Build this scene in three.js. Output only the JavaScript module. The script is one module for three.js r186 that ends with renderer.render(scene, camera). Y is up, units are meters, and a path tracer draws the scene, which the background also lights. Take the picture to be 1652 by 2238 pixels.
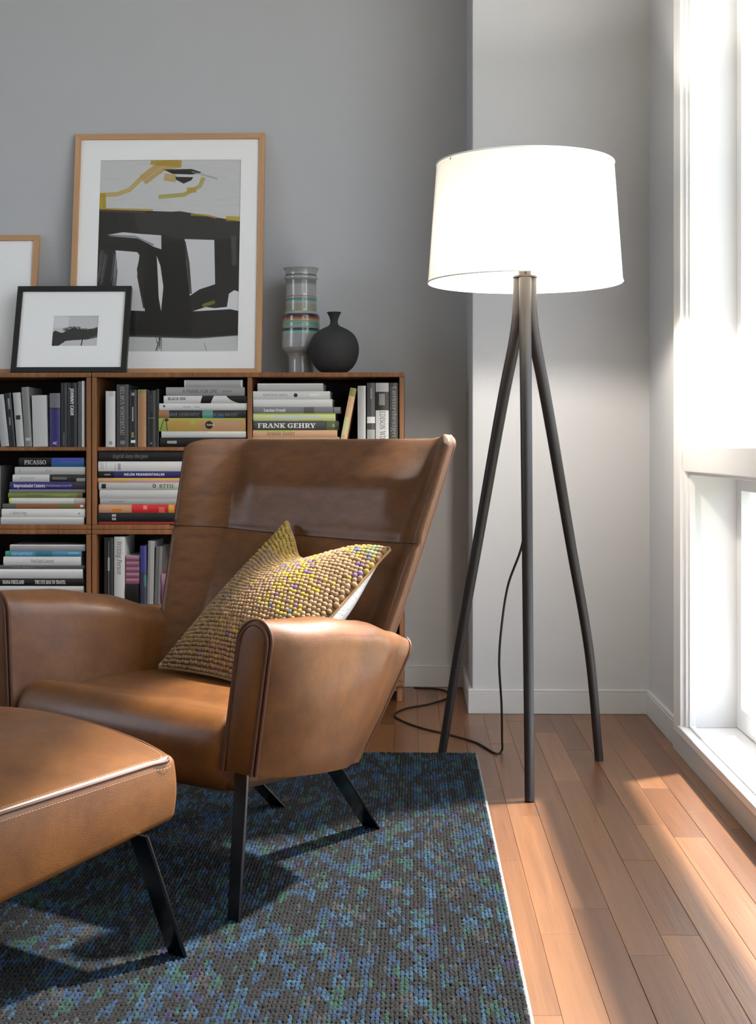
import * as THREE from 'three';
import { mergeGeometries } from 'three/addons/utils/BufferGeometryUtils.js';

// ------------------------------------------------------------------ camera, sky, sun, exposure
const IW = 1652, IH = 2238, F = 3100, YAW = Math.atan(77 / 3100), EYE = 0.85, HORIZON = 980;
const scene = new THREE.Scene();
const camera = new THREE.PerspectiveCamera(2 * Math.atan(IH / 2 / F) * 180 / Math.PI, IW / IH, 0.05, 200);
camera.position.set(0, EYE, 0);
camera.rotation.set(0, YAW, 0);
camera.setViewOffset(IW, IH, 0, IH / 2 - HORIZON, IW, IH);
scene.add(camera);
scene.background = new THREE.Color().setRGB(0.86, 0.955, 1.1);
scene.backgroundIntensity = 2.1;
const renderer = new THREE.WebGLRenderer({ antialias: true });
renderer.toneMapping = THREE.LinearToneMapping;
renderer.toneMappingExposure = 2.0;
renderer.shadowMap.enabled = true;
const sun = new THREE.DirectionalLight(new THREE.Color().setRGB(1.0, 0.965, 0.92), 9.8);
sun.position.set(0.84, 1.58, -0.56).multiplyScalar(8).add(new THREE.Vector3(-0.2, 0, -2.8));
sun.target.position.set(-0.2, 0, -2.8);
sun.castShadow = true;
sun.shadow.radius = 5.5;
sun.shadow.mapSize.set(2048, 2048);
Object.assign(sun.shadow.camera, { left: -5, right: 5, top: 5, bottom: -5, near: 0.5, far: 30 });
scene.add(sun, sun.target);

// ------------------------------------------------------------------ helpers
let seed = 12345;
const rnd = () => { seed = (seed * 1664525 + 1013904223) >>> 0; return seed / 4294967296; };
const rr = (a, b) => a + (b - a) * rnd();
const lerp = (a, b, t) => a + (b - a) * t;
const clamp = (x, a, b) => Math.min(b, Math.max(a, x));
const sstep = (a, b, x) => { const t = clamp((x - a) / (b - a), 0, 1); return t * t * (3 - 2 * t); };
const V3 = (x, y, z) => new THREE.Vector3(x, y, z);
// the point of the plane at distance D in front of the camera seen at a pixel of the 1652 x 2238 frame
function W(px, py, D) {
  const a = (px - IW / 2) / F, b = (HORIZON - py) / F, t = D / (a * Math.sin(YAW) + Math.cos(YAW));
  return V3(t * (a * Math.cos(YAW) - Math.sin(YAW)), EYE + t * b, -D);
}
const WX = (px, D) => W(px, HORIZON, D).x;
const hAt = (py, D) => EYE - (py - HORIZON) * D / F;
const counts = {};
function numbered(name) { const n = counts[name] ?? 0; counts[name] = n + 1; return n ? `${name}_${String(n).padStart(3, '0')}` : name; }
function tag(o, label, category, group) { o.userData.label = label; o.userData.category = category; if (group) o.userData.group = group; return o; }
function thing(name, label, category, pos = [0, 0, 0], turn = 0, group) {
  const o = new THREE.Group(); o.name = numbered(name); o.position.set(...pos); o.rotation.y = turn; scene.add(o);
  return tag(o, label, category, group);
}
function mesh(name, geo, mat, parent) {
  const g = Array.isArray(geo) ? mergeGeometries(geo.map((q) => plain(q))) : geo;
  const m = new THREE.Mesh(g, mat); m.name = parent ? name : numbered(name); m.castShadow = m.receiveShadow = true;
  (parent || scene).add(m);
  return m;
}
function struct(name, geo, mat, parent) { const m = mesh(name, geo, mat, parent); if (!parent) m.userData.kind = 'structure'; return m; }
function plain(g) { const q = g.index ? g.toNonIndexed() : g; for (const k of Object.keys(q.attributes)) if (!['position', 'normal', 'uv'].includes(k)) q.deleteAttribute(k); return q; }
function smooth(g) { // normals shared by all vertices at the same place
  const p = g.attributes.position, idx = g.index, acc = new Map(), key = (i) => `${Math.round(p.getX(i) * 2e4)},${Math.round(p.getY(i) * 2e4)},${Math.round(p.getZ(i) * 2e4)}`;
  const keys = []; for (let i = 0; i < p.count; i++) keys.push(key(i));
  const a = V3(), b = V3(), c = V3(), n = idx ? idx.count : p.count;
  for (let i = 0; i < n; i += 3) {
    const [i0, i1, i2] = idx ? [idx.getX(i), idx.getX(i + 1), idx.getX(i + 2)] : [i, i + 1, i + 2];
    a.fromBufferAttribute(p, i0); b.fromBufferAttribute(p, i1).sub(a); c.fromBufferAttribute(p, i2).sub(a); b.cross(c);
    for (const k of [i0, i1, i2]) { const s = acc.get(keys[k]); if (s) s.add(b); else acc.set(keys[k], b.clone()); }
  }
  const out = new Float32Array(p.count * 3);
  acc.forEach((v) => v.normalize());
  for (let i = 0; i < p.count; i++) acc.get(keys[i])?.toArray(out, i * 3);
  g.setAttribute('normal', new THREE.BufferAttribute(out, 3));
  return g;
}
// surface from a function of two parameters in 0..1
function grid(nu, nv, fn, su = 1, sv = 1) {
  const pos = [], uv = [], idx = [];
  for (let j = 0; j <= nv; j++) for (let i = 0; i <= nu; i++) { const q = fn(i / nu, j / nv); pos.push(q[0], q[1], q[2]); uv.push(i / nu * su, j / nv * sv); }
  for (let j = 0; j < nv; j++) for (let i = 0; i < nu; i++) { const a = j * (nu + 1) + i, b = a + 1, c = a + nu + 1, d = c + 1; idx.push(a, b, d, a, d, c); }
  const g = new THREE.BufferGeometry();
  g.setAttribute('position', new THREE.Float32BufferAttribute(pos, 3)); g.setAttribute('uv', new THREE.Float32BufferAttribute(uv, 2)); g.setIndex(idx);
  return smooth(g);
}
// rounded box: centre at the origin; nx, ny, nz cells on the flats, k cells on the round edges; uv in metres
function rbox(w, h, d, r, k = 1, nx = 1, ny = 1, nz = 1, warp = null) {
  const H = [w / 2, h / 2, d / 2], N = [nx, ny, nz], co = H.map((a, ax) => {
    const l = []; for (let i = 0; i <= k; i++) l.push(-a + r * i / k);
    for (let i = 1; i < N[ax]; i++) l.push(-a + r + (2 * a - 2 * r) * i / N[ax]);
    for (let i = k; i >= 0; i--) l.push(a - r * i / k);
    return l;
  });
  const pos = [], uv = [], idx = [], q = [0, 0, 0];
  for (let ax = 0; ax < 3; ax++) for (const s of [-1, 1]) {
    const u = (ax + 1) % 3, v = (ax + 2) % 3, U = co[u], Vv = co[v], base = pos.length / 3;
    for (let j = 0; j < Vv.length; j++) for (let i = 0; i < U.length; i++) {
      q[ax] = s * H[ax]; q[u] = U[i]; q[v] = Vv[j];
      const c = q.map((x, m) => clamp(x, -H[m] + r, H[m] - r)), e = q.map((x, m) => x - c[m]), L = Math.hypot(...e) || 1;
      let p = c.map((x, m) => x + e[m] / L * r);
      if (warp) p = warp(p[0], p[1], p[2]);
      pos.push(...p);
      if (ax === 0) uv.push(q[2], q[1]); else if (ax === 1) uv.push(q[0], q[2]); else uv.push(q[0], q[1]);
    }
    for (let j = 0; j < Vv.length - 1; j++) for (let i = 0; i < U.length - 1; i++) {
      const a = base + j * U.length + i, b = a + 1, c = a + U.length, e = c + 1;
      if (s > 0) idx.push(a, b, e, a, e, c); else idx.push(a, e, b, a, c, e);
    }
  }
  const g = new THREE.BufferGeometry();
  g.setAttribute('position', new THREE.Float32BufferAttribute(pos, 3)); g.setAttribute('uv', new THREE.Float32BufferAttribute(uv, 2)); g.setIndex(idx);
  return smooth(g);
}
// box by its limits, chamfered
function boxL(x0, x1, y0, y1, z0, z1, r = 0.0015, k = 1) {
  const g = rbox(x1 - x0, y1 - y0, z1 - z0, Math.min(r, (x1 - x0) / 2.2, (y1 - y0) / 2.2, (z1 - z0) / 2.2), k);
  return g.translate((x0 + x1) / 2, (y0 + y1) / 2, (z0 + z1) / 2);
}
// round bar along a list of points, radius as a number or function of 0..1, closed ends
function bar(points, radius, n = 40, m = 10, closed = false) {
  const curve = new THREE.CatmullRomCurve3(points, closed, 'centripetal'), fr = curve.computeFrenetFrames(n, closed), rad = typeof radius === 'function' ? radius : () => radius;
  const L = curve.getLength(), P = []; for (let j = 0; j <= n; j++) P.push(curve.getPointAt(j / n));
  const ring = (j, u) => { const a = u * Math.PI * 2, r = rad(j / n), p = P[j]; return [p.x + r * (Math.cos(a) * fr.normals[j].x + Math.sin(a) * fr.binormals[j].x), p.y + r * (Math.cos(a) * fr.normals[j].y + Math.sin(a) * fr.binormals[j].y), p.z + r * (Math.cos(a) * fr.normals[j].z + Math.sin(a) * fr.binormals[j].z)]; };
  const parts = [plain(grid(m, n, (u, v) => ring(Math.round(v * n), u), 0.1, L))];
  if (!closed) for (const j of [0, n]) {
    const c = P[j];
    const g = new THREE.BufferGeometry(), pos = [], uv = [];
    for (let i = 0; i < m; i++) { const a = ring(j, i / m), b = ring(j, (i + 1) / m); pos.push(c.x, c.y, c.z, ...(j ? a : b), ...(j ? b : a)); uv.push(0, 0, 0, 0.01, 0.01, 0); }
    g.setAttribute('position', new THREE.Float32BufferAttribute(pos, 3)); g.setAttribute('uv', new THREE.Float32BufferAttribute(uv, 2)); g.computeVertexNormals(); parts.push(g);
  }
  return mergeGeometries(parts);
}
const hash = (x, y, s) => { let h = (x * 374761393 + y * 668265263 + s * 1274126177) | 0; h = Math.imul(h ^ (h >>> 13), 1274126177); return ((h ^ (h >>> 16)) >>> 0) / 4294967296; };
function vnoise(x, y, s, px, py) { // value noise, periodic in px, py cells
  const xi = Math.floor(x), yi = Math.floor(y), fx = x - xi, fy = y - yi, u = fx * fx * (3 - 2 * fx), v = fy * fy * (3 - 2 * fy), m = (a, n) => ((a % n) + n) % n;
  const h = (i, j) => hash(m(xi + i, px), m(yi + j, py), s);
  return lerp(lerp(h(0, 0), h(1, 0), u), lerp(h(0, 1), h(1, 1), u), v);
}
function cells(x, y, s, p) { // distance to the nearest of scattered points, periodic
  const xi = Math.floor(x), yi = Math.floor(y), m = (a) => ((a % p) + p) % p; let d1 = 9, d2 = 9;
  for (let j = -1; j <= 1; j++) for (let i = -1; i <= 1; i++) { const d = Math.hypot(xi + i + hash(m(xi + i), m(yi + j), s) - x, yi + j + hash(m(xi + i), m(yi + j), s + 7) - y); if (d < d1) { d2 = d1; d1 = d; } else if (d < d2) d2 = d; }
  return d2 - d1;
}
function dataTex(w, h, fn, srgb, rx = 1, ry = 1) { // fn(u, v) gives 0..255 r, g, b
  const a = new Uint8Array(w * h * 4);
  for (let j = 0; j < h; j++) for (let i = 0; i < w; i++) { const c = fn(i / w, j / h); a.set([c[0], c[1], c[2], 255], (j * w + i) * 4); }
  const t = new THREE.DataTexture(a, w, h); t.wrapS = t.wrapT = THREE.RepeatWrapping; t.magFilter = THREE.LinearFilter; t.minFilter = THREE.LinearMipmapLinearFilter; t.generateMipmaps = true;
  if (srgb) t.colorSpace = THREE.SRGBColorSpace; t.repeat.set(rx, ry); t.needsUpdate = true;
  return t;
}
function canvasTex(w, h, draw) { const c = document.createElement('canvas'); c.width = w; c.height = h; draw(c.getContext('2d'), w, h); const t = new THREE.CanvasTexture(c); t.colorSpace = THREE.SRGBColorSpace; t.anisotropy = 8; return t; }
const std = (o) => new THREE.MeshStandardMaterial(o), phys = (o) => new THREE.MeshPhysicalMaterial(o);

// ------------------------------------------------------------------ materials
function woodTex(dark, light, s, streak = 1) { // grain runs along v
  return dataTex(256, 1024, (u, v) => {
    const wav = vnoise(u * 3, v * 3, s + 1, 3, 3) * 0.5, a = vnoise((u + wav * 0.12) * 24, v * 3, s, 24, 3), b = vnoise(u * 90, v * 10, s + 2, 90, 10), c = vnoise(u * 5 + wav, v * 2, s + 3, 5, 2), d = vnoise(u * 180, v * 40, s + 4, 180, 40);
    const t = clamp(0.15 + 0.35 * a * streak + 0.25 * b * streak + 0.35 * c - (d > 0.86 ? 0.12 : 0), 0, 1);
    return [0, 1, 2].map((k) => lerp(dark[k], light[k], t));
  }, true, 1 / 0.3, 1 / 1.2);
}
const oakTex = [woodTex([91, 58, 32], [133, 92, 58], 11), woodTex([87, 54, 31], [127, 86, 53], 31), woodTex([96, 61, 34], [141, 98, 63], 57)];
const grainBump = dataTex(256, 512, (u, v) => { const x = 255 * (0.6 * vnoise(u * 120, v * 10, 5, 120, 10) + 0.4 * vnoise(u * 40, v * 4, 6, 40, 4)); return [x, x, x]; }, false, 1 / 0.3, 1 / 0.9);
const plankMats = [];
for (const t of oakTex) for (const c of [0xffffff, 0xf2eeea, 0xe6dfd9]) plankMats.push(phys({ map: t, color: c, roughness: 0.36, bumpMap: grainBump, bumpScale: 0.0003, clearcoat: 0.15, clearcoatRoughness: 0.2 }));
const walnut = std({ map: woodTex([92, 56, 31], [156, 105, 65], 71), roughness: 0.45, bumpMap: grainBump, bumpScale: 0.0002 });
const paleOak = std({ map: woodTex([172, 128, 88], [208, 166, 126], 91, 0.8), roughness: 0.5 });
const blackWood = std({ color: 0x1d1c1c, roughness: 0.42, bumpMap: grainBump, bumpScale: 0.0002 });
const lampWood = phys({ map: woodTex([16, 12, 10], [34, 25, 21], 101), roughness: 0.5, clearcoat: 0.12, clearcoatRoughness: 0.35 });
const rollerBump = dataTex(256, 256, (u, v) => { const x = 255 * (0.5 * vnoise(u * 64, v * 64, 8, 64, 64) + 0.5 * vnoise(u * 128, v * 128, 9, 128, 128)); return [x, x, x]; }, false, 4, 4);
const wallPaint = std({ color: new THREE.Color().setRGB(0.47, 0.472, 0.482), roughness: 0.85, bumpMap: rollerBump, bumpScale: 0.0003 });
const ceilingPaint = std({ color: 0xe6e5e2, roughness: 0.9 });
const trimPaint = std({ color: new THREE.Color().setRGB(0.78, 0.78, 0.78), roughness: 0.35 });
const basePaint = std({ color: new THREE.Color().setRGB(0.5, 0.5, 0.5), roughness: 0.4 });
const glassPane = phys({ color: 0xffffff, transmission: 1, thickness: 0, roughness: 0, ior: 1.5 });
const leatherBump = dataTex(512, 512, (u, v) => { const c = cells(u * 120, v * 120, 3, 120), b = vnoise(u * 16, v * 16, 4, 16, 16); const x = 255 * clamp(0.65 * Math.min(1, c * 2.2) + 0.35 * b, 0, 1); return [x, x, x]; }, false, 1 / 0.22, 1 / 0.22);
const leatherTone = dataTex(512, 512, (u, v) => {
  const t = 0.5 * vnoise(u * 7, v * 7, 13, 7, 7) + 0.3 * vnoise(u * 19, v * 19, 14, 19, 19) + 0.2 * vnoise(u * 60, v * 60, 15, 60, 60);
  return [lerp(84, 121, t), lerp(47, 74, t), lerp(12, 26, t)];
}, true, 1 / 0.55, 1 / 0.55);
const leather = phys({ map: leatherTone, roughness: 0.45, bumpMap: leatherBump, bumpScale: 0.0004, specularIntensity: 0.65, clearcoat: 0.34, clearcoatRoughness: 0.25, side: THREE.DoubleSide });
const leatherWelt = phys({ color: new THREE.Color(0x4f2a10), roughness: 0.55 });
const seamThread = std({ color: 0x2c160a, roughness: 0.8 });
const paleThread = std({ color: 0xa87c50, roughness: 0.7 });
const legMetal = std({ color: 0x58585a, metalness: 1, roughness: 0.22 });

// ------------------------------------------------------------------ the room
const BACK = -5.067, BUMP = -4.565, RW = 0.757, LW = -3.4, REAR = 2.9, CEIL = 3.65, BUMPX = 0.19;
struct('wall_back', boxL(LW - 0.2, 1.2, -0.2, CEIL + 0.2, BACK - 0.25, BACK, 0.001), wallPaint);
struct('wall_chimney', boxL(BUMPX, RW + 0.1, -0.1, CEIL, BACK - 0.1, BUMP, 0.004, 2), wallPaint);
const LWIN = [-3.5, -2.2, 1.0, 2.5]; // a window on the left, mirrored in the leather of the chair
struct('wall_left', [boxL(LW - 0.25, LW, -0.2, CEIL + 0.2, BACK - 0.1, LWIN[0], 0.001), boxL(LW - 0.25, LW, -0.2, CEIL + 0.2, LWIN[1], REAR + 0.1, 0.001), boxL(LW - 0.25, LW, -0.2, LWIN[2], LWIN[0], LWIN[1], 0.001), boxL(LW - 0.25, LW, LWIN[3], CEIL + 0.2, LWIN[0], LWIN[1], 0.001)], wallPaint);
struct('wall_rear', boxL(LW - 0.2, 1.2, -0.2, CEIL + 0.2, REAR, REAR + 0.25, 0.001), wallPaint);
struct('ceiling', boxL(LW - 0.2, 1.2, CEIL, CEIL + 0.25, BACK - 0.2, REAR + 0.2, 0.001), ceilingPaint);
// right wall with two large openings
const WT = 0.26, HEAD = 3.24, SILL = 0.079, OPEN = [[-3.95, -1.5], [-1.3, 1.15]];
struct('wall_right', [
  boxL(RW, RW + WT, -0.2, CEIL + 0.1, BACK - 0.2, -3.95, 0.001), boxL(RW, RW + WT, -0.2, CEIL + 0.1, -1.5, -1.3, 0.001), boxL(RW, RW + WT, -0.2, CEIL + 0.1, 1.15, REAR + 0.2, 0.001),
  ...OPEN.flatMap(([a, b]) => [boxL(RW, RW + WT, -0.2, SILL - 0.02, a, b, 0.001), boxL(RW, RW + WT, HEAD, CEIL + 0.1, a, b, 0.001)]),
], wallPaint);
// windows: casing, deep lining, transom, an upper and a lower sash with its glass
OPEN.forEach(([a, b], i) => {
  const w = new THREE.Group(); w.name = `window_${i + 1}`; w.userData.kind = 'structure'; scene.add(w);
  const c = RW - 0.018;
  mesh('casing', boxL(c, RW + 0.001, SILL - 0.02, HEAD + 0.1, a - 0.1, a, 0.002), trimPaint, w);
  mesh('casing', boxL(c, RW + 0.001, SILL - 0.02, HEAD + 0.1, b, b + 0.1, 0.002), trimPaint, w);
  mesh('casing', boxL(c, RW + 0.001, HEAD, HEAD + 0.1, a, b, 0.002), trimPaint, w);
  mesh('jamb', boxL(RW - 0.005, RW + WT, SILL, HEAD, a - 0.002, a + 0.014, 0.002), trimPaint, w);
  mesh('jamb', boxL(RW - 0.005, RW + WT, SILL, HEAD, b - 0.014, b + 0.002, 0.002), trimPaint, w);
  mesh('head', boxL(RW - 0.005, RW + WT, HEAD - 0.014, HEAD + 0.002, a, b, 0.002), trimPaint, w);
  mesh('sill', boxL(RW - 0.022, RW + WT + 0.03, SILL - 0.022, SILL, a - 0.02, b + 0.02, 0.003, 2), trimPaint, w);
  mesh('transom', boxL(RW - 0.012, RW + 0.2, 0.786, 0.852, a + 0.01, b - 0.01, 0.003), trimPaint, w);
  // stop bead round each light
  for (const [y0, y1] of [[SILL, 0.786], [0.852, HEAD - 0.014]]) {
    const bead = [boxL(RW + 0.004, RW + 0.02, y0, y1, a + 0.013, a + 0.022), boxL(RW + 0.004, RW + 0.02, y0, y1, b - 0.022, b - 0.013), boxL(RW + 0.004, RW + 0.02, y1 - 0.009, y1, a + 0.022, b - 0.022), boxL(RW + 0.004, RW + 0.02, y0, y0 + 0.006, a + 0.022, b - 0.022)];
    mesh('stop_bead', bead, trimPaint, w);
    const s0 = RW + 0.135, s1 = RW + 0.185, m = (a + b) / 2;
    const sash = (n, z0, z1) => {
      const f = mesh('sash', [boxL(s0, s1, y0 + 0.002, y1 - 0.002, z0, z0 + 0.05), boxL(s0, s1, y0 + 0.002, y1 - 0.002, z1 - 0.05, z1), boxL(s0, s1, y1 - 0.052, y1 - 0.002, z0 + 0.05, z1 - 0.05), boxL(s0, s1, y0 + 0.002, y0 + 0.062, z0 + 0.05, z1 - 0.05)], trimPaint, w);
      const g = new THREE.PlaneGeometry(z1 - z0 - 0.1, y1 - y0 - 0.11).rotateY(-Math.PI / 2).translate((s0 + s1) / 2, (y0 + y1) / 2 + 0.004, (z0 + z1) / 2);
      mesh('pane', g, glassPane, f);
    };
    sash(0, a + 0.014, b - 0.014);
  }
});
{
  const [a, b, y0, y1] = LWIN, w = new THREE.Group(); w.name = 'window_3'; w.userData.kind = 'structure'; scene.add(w);
  for (const g of [boxL(LW - 0.001, LW + 0.018, y0 - 0.09, y0, a - 0.09, b + 0.09), boxL(LW - 0.001, LW + 0.018, y1, y1 + 0.09, a - 0.09, b + 0.09), boxL(LW - 0.001, LW + 0.018, y0, y1, a - 0.09, a), boxL(LW - 0.001, LW + 0.018, y0, y1, b, b + 0.09)]) mesh('casing', g, trimPaint, w);
  const s = mesh('sash', [boxL(LW - 0.15, LW - 0.1, y0, y1, a, a + 0.05), boxL(LW - 0.15, LW - 0.1, y0, y1, b - 0.05, b), boxL(LW - 0.15, LW - 0.1, y0, y0 + 0.06, a + 0.05, b - 0.05), boxL(LW - 0.15, LW - 0.1, y1 - 0.05, y1, a + 0.05, b - 0.05)], trimPaint, w);
  mesh('pane', new THREE.PlaneGeometry(b - a - 0.1, y1 - y0 - 0.11).rotateY(Math.PI / 2).translate(LW - 0.125, (y0 + y1) / 2 + 0.005, (a + b) / 2), glassPane, s);
}
// baseboards
const BH = 0.078, bb = (x0, x1, z0, z1) => [boxL(x0, x1, 0, BH - 0.008, z0, z1, 0.002), boxL(x0 + (x1 - x0 < 0.05 ? 0.002 : 0), x1, BH - 0.009, BH, z0, z1, 0.002)];
struct('baseboard_back', bb(LW, BUMPX, BACK, BACK + 0.016), basePaint);
struct('baseboard_chimney', [...bb(BUMPX - 0.014, RW, BUMP, BUMP + 0.016), ...bb(BUMPX - 0.014, BUMPX, BACK + 0.016, BUMP)], basePaint);
struct('baseboard_right', [...bb(RW - 0.014, RW, BUMP + 0.016, -4.05), ...bb(RW - 0.02, RW, -4.05, REAR).slice(0, 1).map((g) => g.scale(1, (SILL - 0.022) / (BH - 0.008), 1))], basePaint);
struct('baseboard_left', bb(LW, LW + 0.016, BACK, REAR), basePaint);
struct('baseboard_rear', bb(LW, RW, REAR - 0.016, REAR), basePaint);

// ------------------------------------------------------------------ floor of single boards
const floor = struct('floor', boxL(LW - 0.2, RW + 0.1, -0.2, -0.012, BACK - 0.2, REAR + 0.2), std({ color: 0x2a1a10, roughness: 0.9 }));
{
  const PW = 0.0695, gap = 0.0004, lens = [0.45, 0.62, 0.8, 1.0, 1.25], cache = {};
  const plankGeo = (L, variant) => cache[`${L},${variant}`] ??= (() => {
    const w = PW / 2 - gap / 2, l = L / 2 - gap / 2, b = 0.0008, pos = [], uv = [], q = (...p) => { for (const k of [0, 1, 2, 0, 2, 3]) { pos.push(...p[k]); uv.push(p[k][0] + variant * 0.0817, p[k][2] + variant * 0.371); } };
    const T = [[-w + b, 0, -l + b], [-w + b, 0, l - b], [w - b, 0, l - b], [w - b, 0, -l + b]], M = [[-w, -b * 0.8, -l], [-w, -b * 0.8, l], [w, -b * 0.8, l], [w, -b * 0.8, -l]], B = M.map(([x, , z]) => [x, -0.014, z]);
    q(...T); for (let i = 0; i < 4; i++) { const j = (i + 1) % 4; q(M[i], M[j], T[j], T[i]); q(B[i], B[j], M[j], M[i]); }
    const g = new THREE.BufferGeometry(); g.setAttribute('position', new THREE.Float32BufferAttribute(pos, 3)); g.setAttribute('uv', new THREE.Float32BufferAttribute(uv, 2)); g.computeVertexNormals();
    return g;
  })();
  const rest = [[], [], []];
  let x = 0.5 + PW * 4 - 0.05; // board joints at the photographed places
  for (x = 0.5 + PW * 3.5; x > LW - PW; x -= PW) {
    let z = BACK - rr(0, 0.9);
    while (z < REAR) {
      const L = lens[Math.floor(rnd() * lens.length)], zc = z + L / 2, v = Math.floor(rnd() * 8), mi = Math.floor(rnd() * plankMats.length);
      const seen = (x > -0.75 && zc < -3.6 - 0.05) || (x > 0.1 && zc < -1.5 && zc + L / 2 < -1);
      if (x < RW + 0.03) {
        if (seen) { const p = mesh('plank', plankGeo(L, v), plankMats[mi], floor); p.position.set(x, rr(-0.0003, 0.0003), zc); } else rest[mi % 3].push(plankGeo(L, v).clone().translate(x, 0, zc));
      }
      z += L;
    }
  }
  rest.forEach((r, i) => { const m = mesh('planks', r, plankMats[i * 3 + 1], floor); m.userData.kind = 'stuff'; });
}
// the ground outdoors
struct('lawn', new THREE.PlaneGeometry(60, 80, 1, 1).rotateX(-Math.PI / 2).translate(31.05, -0.25, -5), std({ color: new THREE.Color().setRGB(0.15, 0.17, 0.12), roughness: 1, map: dataTex(256, 256, (u, v) => { const t = 190 + 65 * vnoise(u * 40, v * 40, 3, 40, 40); return [t, t, t * 0.9]; }, true, 30, 40) }));

// ------------------------------------------------------------------ rug
{
  const x1 = 0.172, x0 = -2.35, z0 = -3.905, z1 = -0.9, T = 0.009;
  const rug = thing('rug', 'braided wool area rug in charcoal, blue and green under the leather armchair', 'rug', [0, 0, 0]);
  const backing = mesh('backing', boxL(x0, x1, 0.0005, T, z0, z1, 0.003, 2), std({ color: 0x4a4a4a, roughness: 1, map: dataTex(256, 256, (u, v) => { const k = hash(Math.floor(u * 64), Math.floor(v * 48), 5), c = k < 0.5 ? [36, 35, 35] : k < 0.75 ? [38, 60, 84] : k < 0.87 ? [38, 66, 56] : [72, 70, 68]; return c; }, true, 2, 2) }), rug);
  mesh('edge_binding', bar([V3(x1, 0.0055, z0 + 0.004), V3(x1 + 0.001, 0.0055, (z0 + z1) / 2), V3(x1, 0.0055, z1)], 0.0052, 60, 8), std({ color: 0x6e6d6b, roughness: 1, bumpMap: rollerBump, bumpScale: 0.002 }), rug);
  const px = 0.0071, pz = 0.0092, X0 = -1.55, Z1 = -1.62, nx = Math.floor((x1 - X0) / px), nz = Math.floor((Z1 - z0) / pz);
  const bead = smooth(new THREE.SphereGeometry(1, 7, 5).scale(0.0041, 0.0045, 0.0066));
  const inst = new THREE.InstancedMesh(bead, std({ color: 0xffffff, roughness: 1, bumpMap: rollerBump, bumpScale: 0.001 }), nx * nz);
  const pal = [[[0.0032, 0.0031, 0.0032], 0.34], [[0.0085, 0.0082, 0.008], 0.17], [[0.062, 0.058, 0.054], 0.08], [[0.012, 0.066, 0.15], 0.2], [[0.034, 0.125, 0.225], 0.08], [[0.018, 0.1, 0.07], 0.11], [[0.032, 0.018, 0.085], 0.05]];
  const pick = (t) => { for (const [c, p] of pal) { if (t < p) return c; t -= p; } return pal[0][0]; };
  const M = new THREE.Matrix4(), Q = new THREE.Quaternion(), E = new THREE.Euler(), C = new THREE.Color(); let n = 0;
  for (let i = 0; i < nx; i++) {
    let j = 0, run = 0, col = pal[0][0];
    for (; j < nz; j++) {
      if (run-- <= 0) { run = 1 + Math.floor(rnd() * 3); const shared = hash(Math.floor(i / 3), Math.floor((j + 2 * (Math.floor(i / 3) % 2)) / 5), 77); col = pick(rnd() < 0.68 ? shared : rnd()); }
      E.set(rr(-0.15, 0.35), (j % 2 ? 1 : -1) * 0.42 + rr(-0.15, 0.15), rr(-0.3, 0.3)); Q.setFromEuler(E);
      M.compose(V3(x1 - 0.005 - i * px + rr(-0.0007, 0.0007), T + 0.0012 + rr(-0.0006, 0.001), z0 + 0.006 + j * pz + rr(-0.001, 0.001)), Q, V3(rr(0.9, 1.12), rr(0.9, 1.15), rr(0.9, 1.1)));
      const k = rr(0.55, 1.45); inst.setMatrixAt(n, M); inst.setColorAt(n, C.setRGB(col[0] * k * 0.44, col[1] * k * 0.46, col[2] * k * 0.46)); n++;
    }
  }
  inst.name = 'yarn_loops'; inst.userData.kind = 'stuff'; inst.castShadow = inst.receiveShadow = true; rug.add(inst);
}
const RUG = 0.0135;

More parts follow.
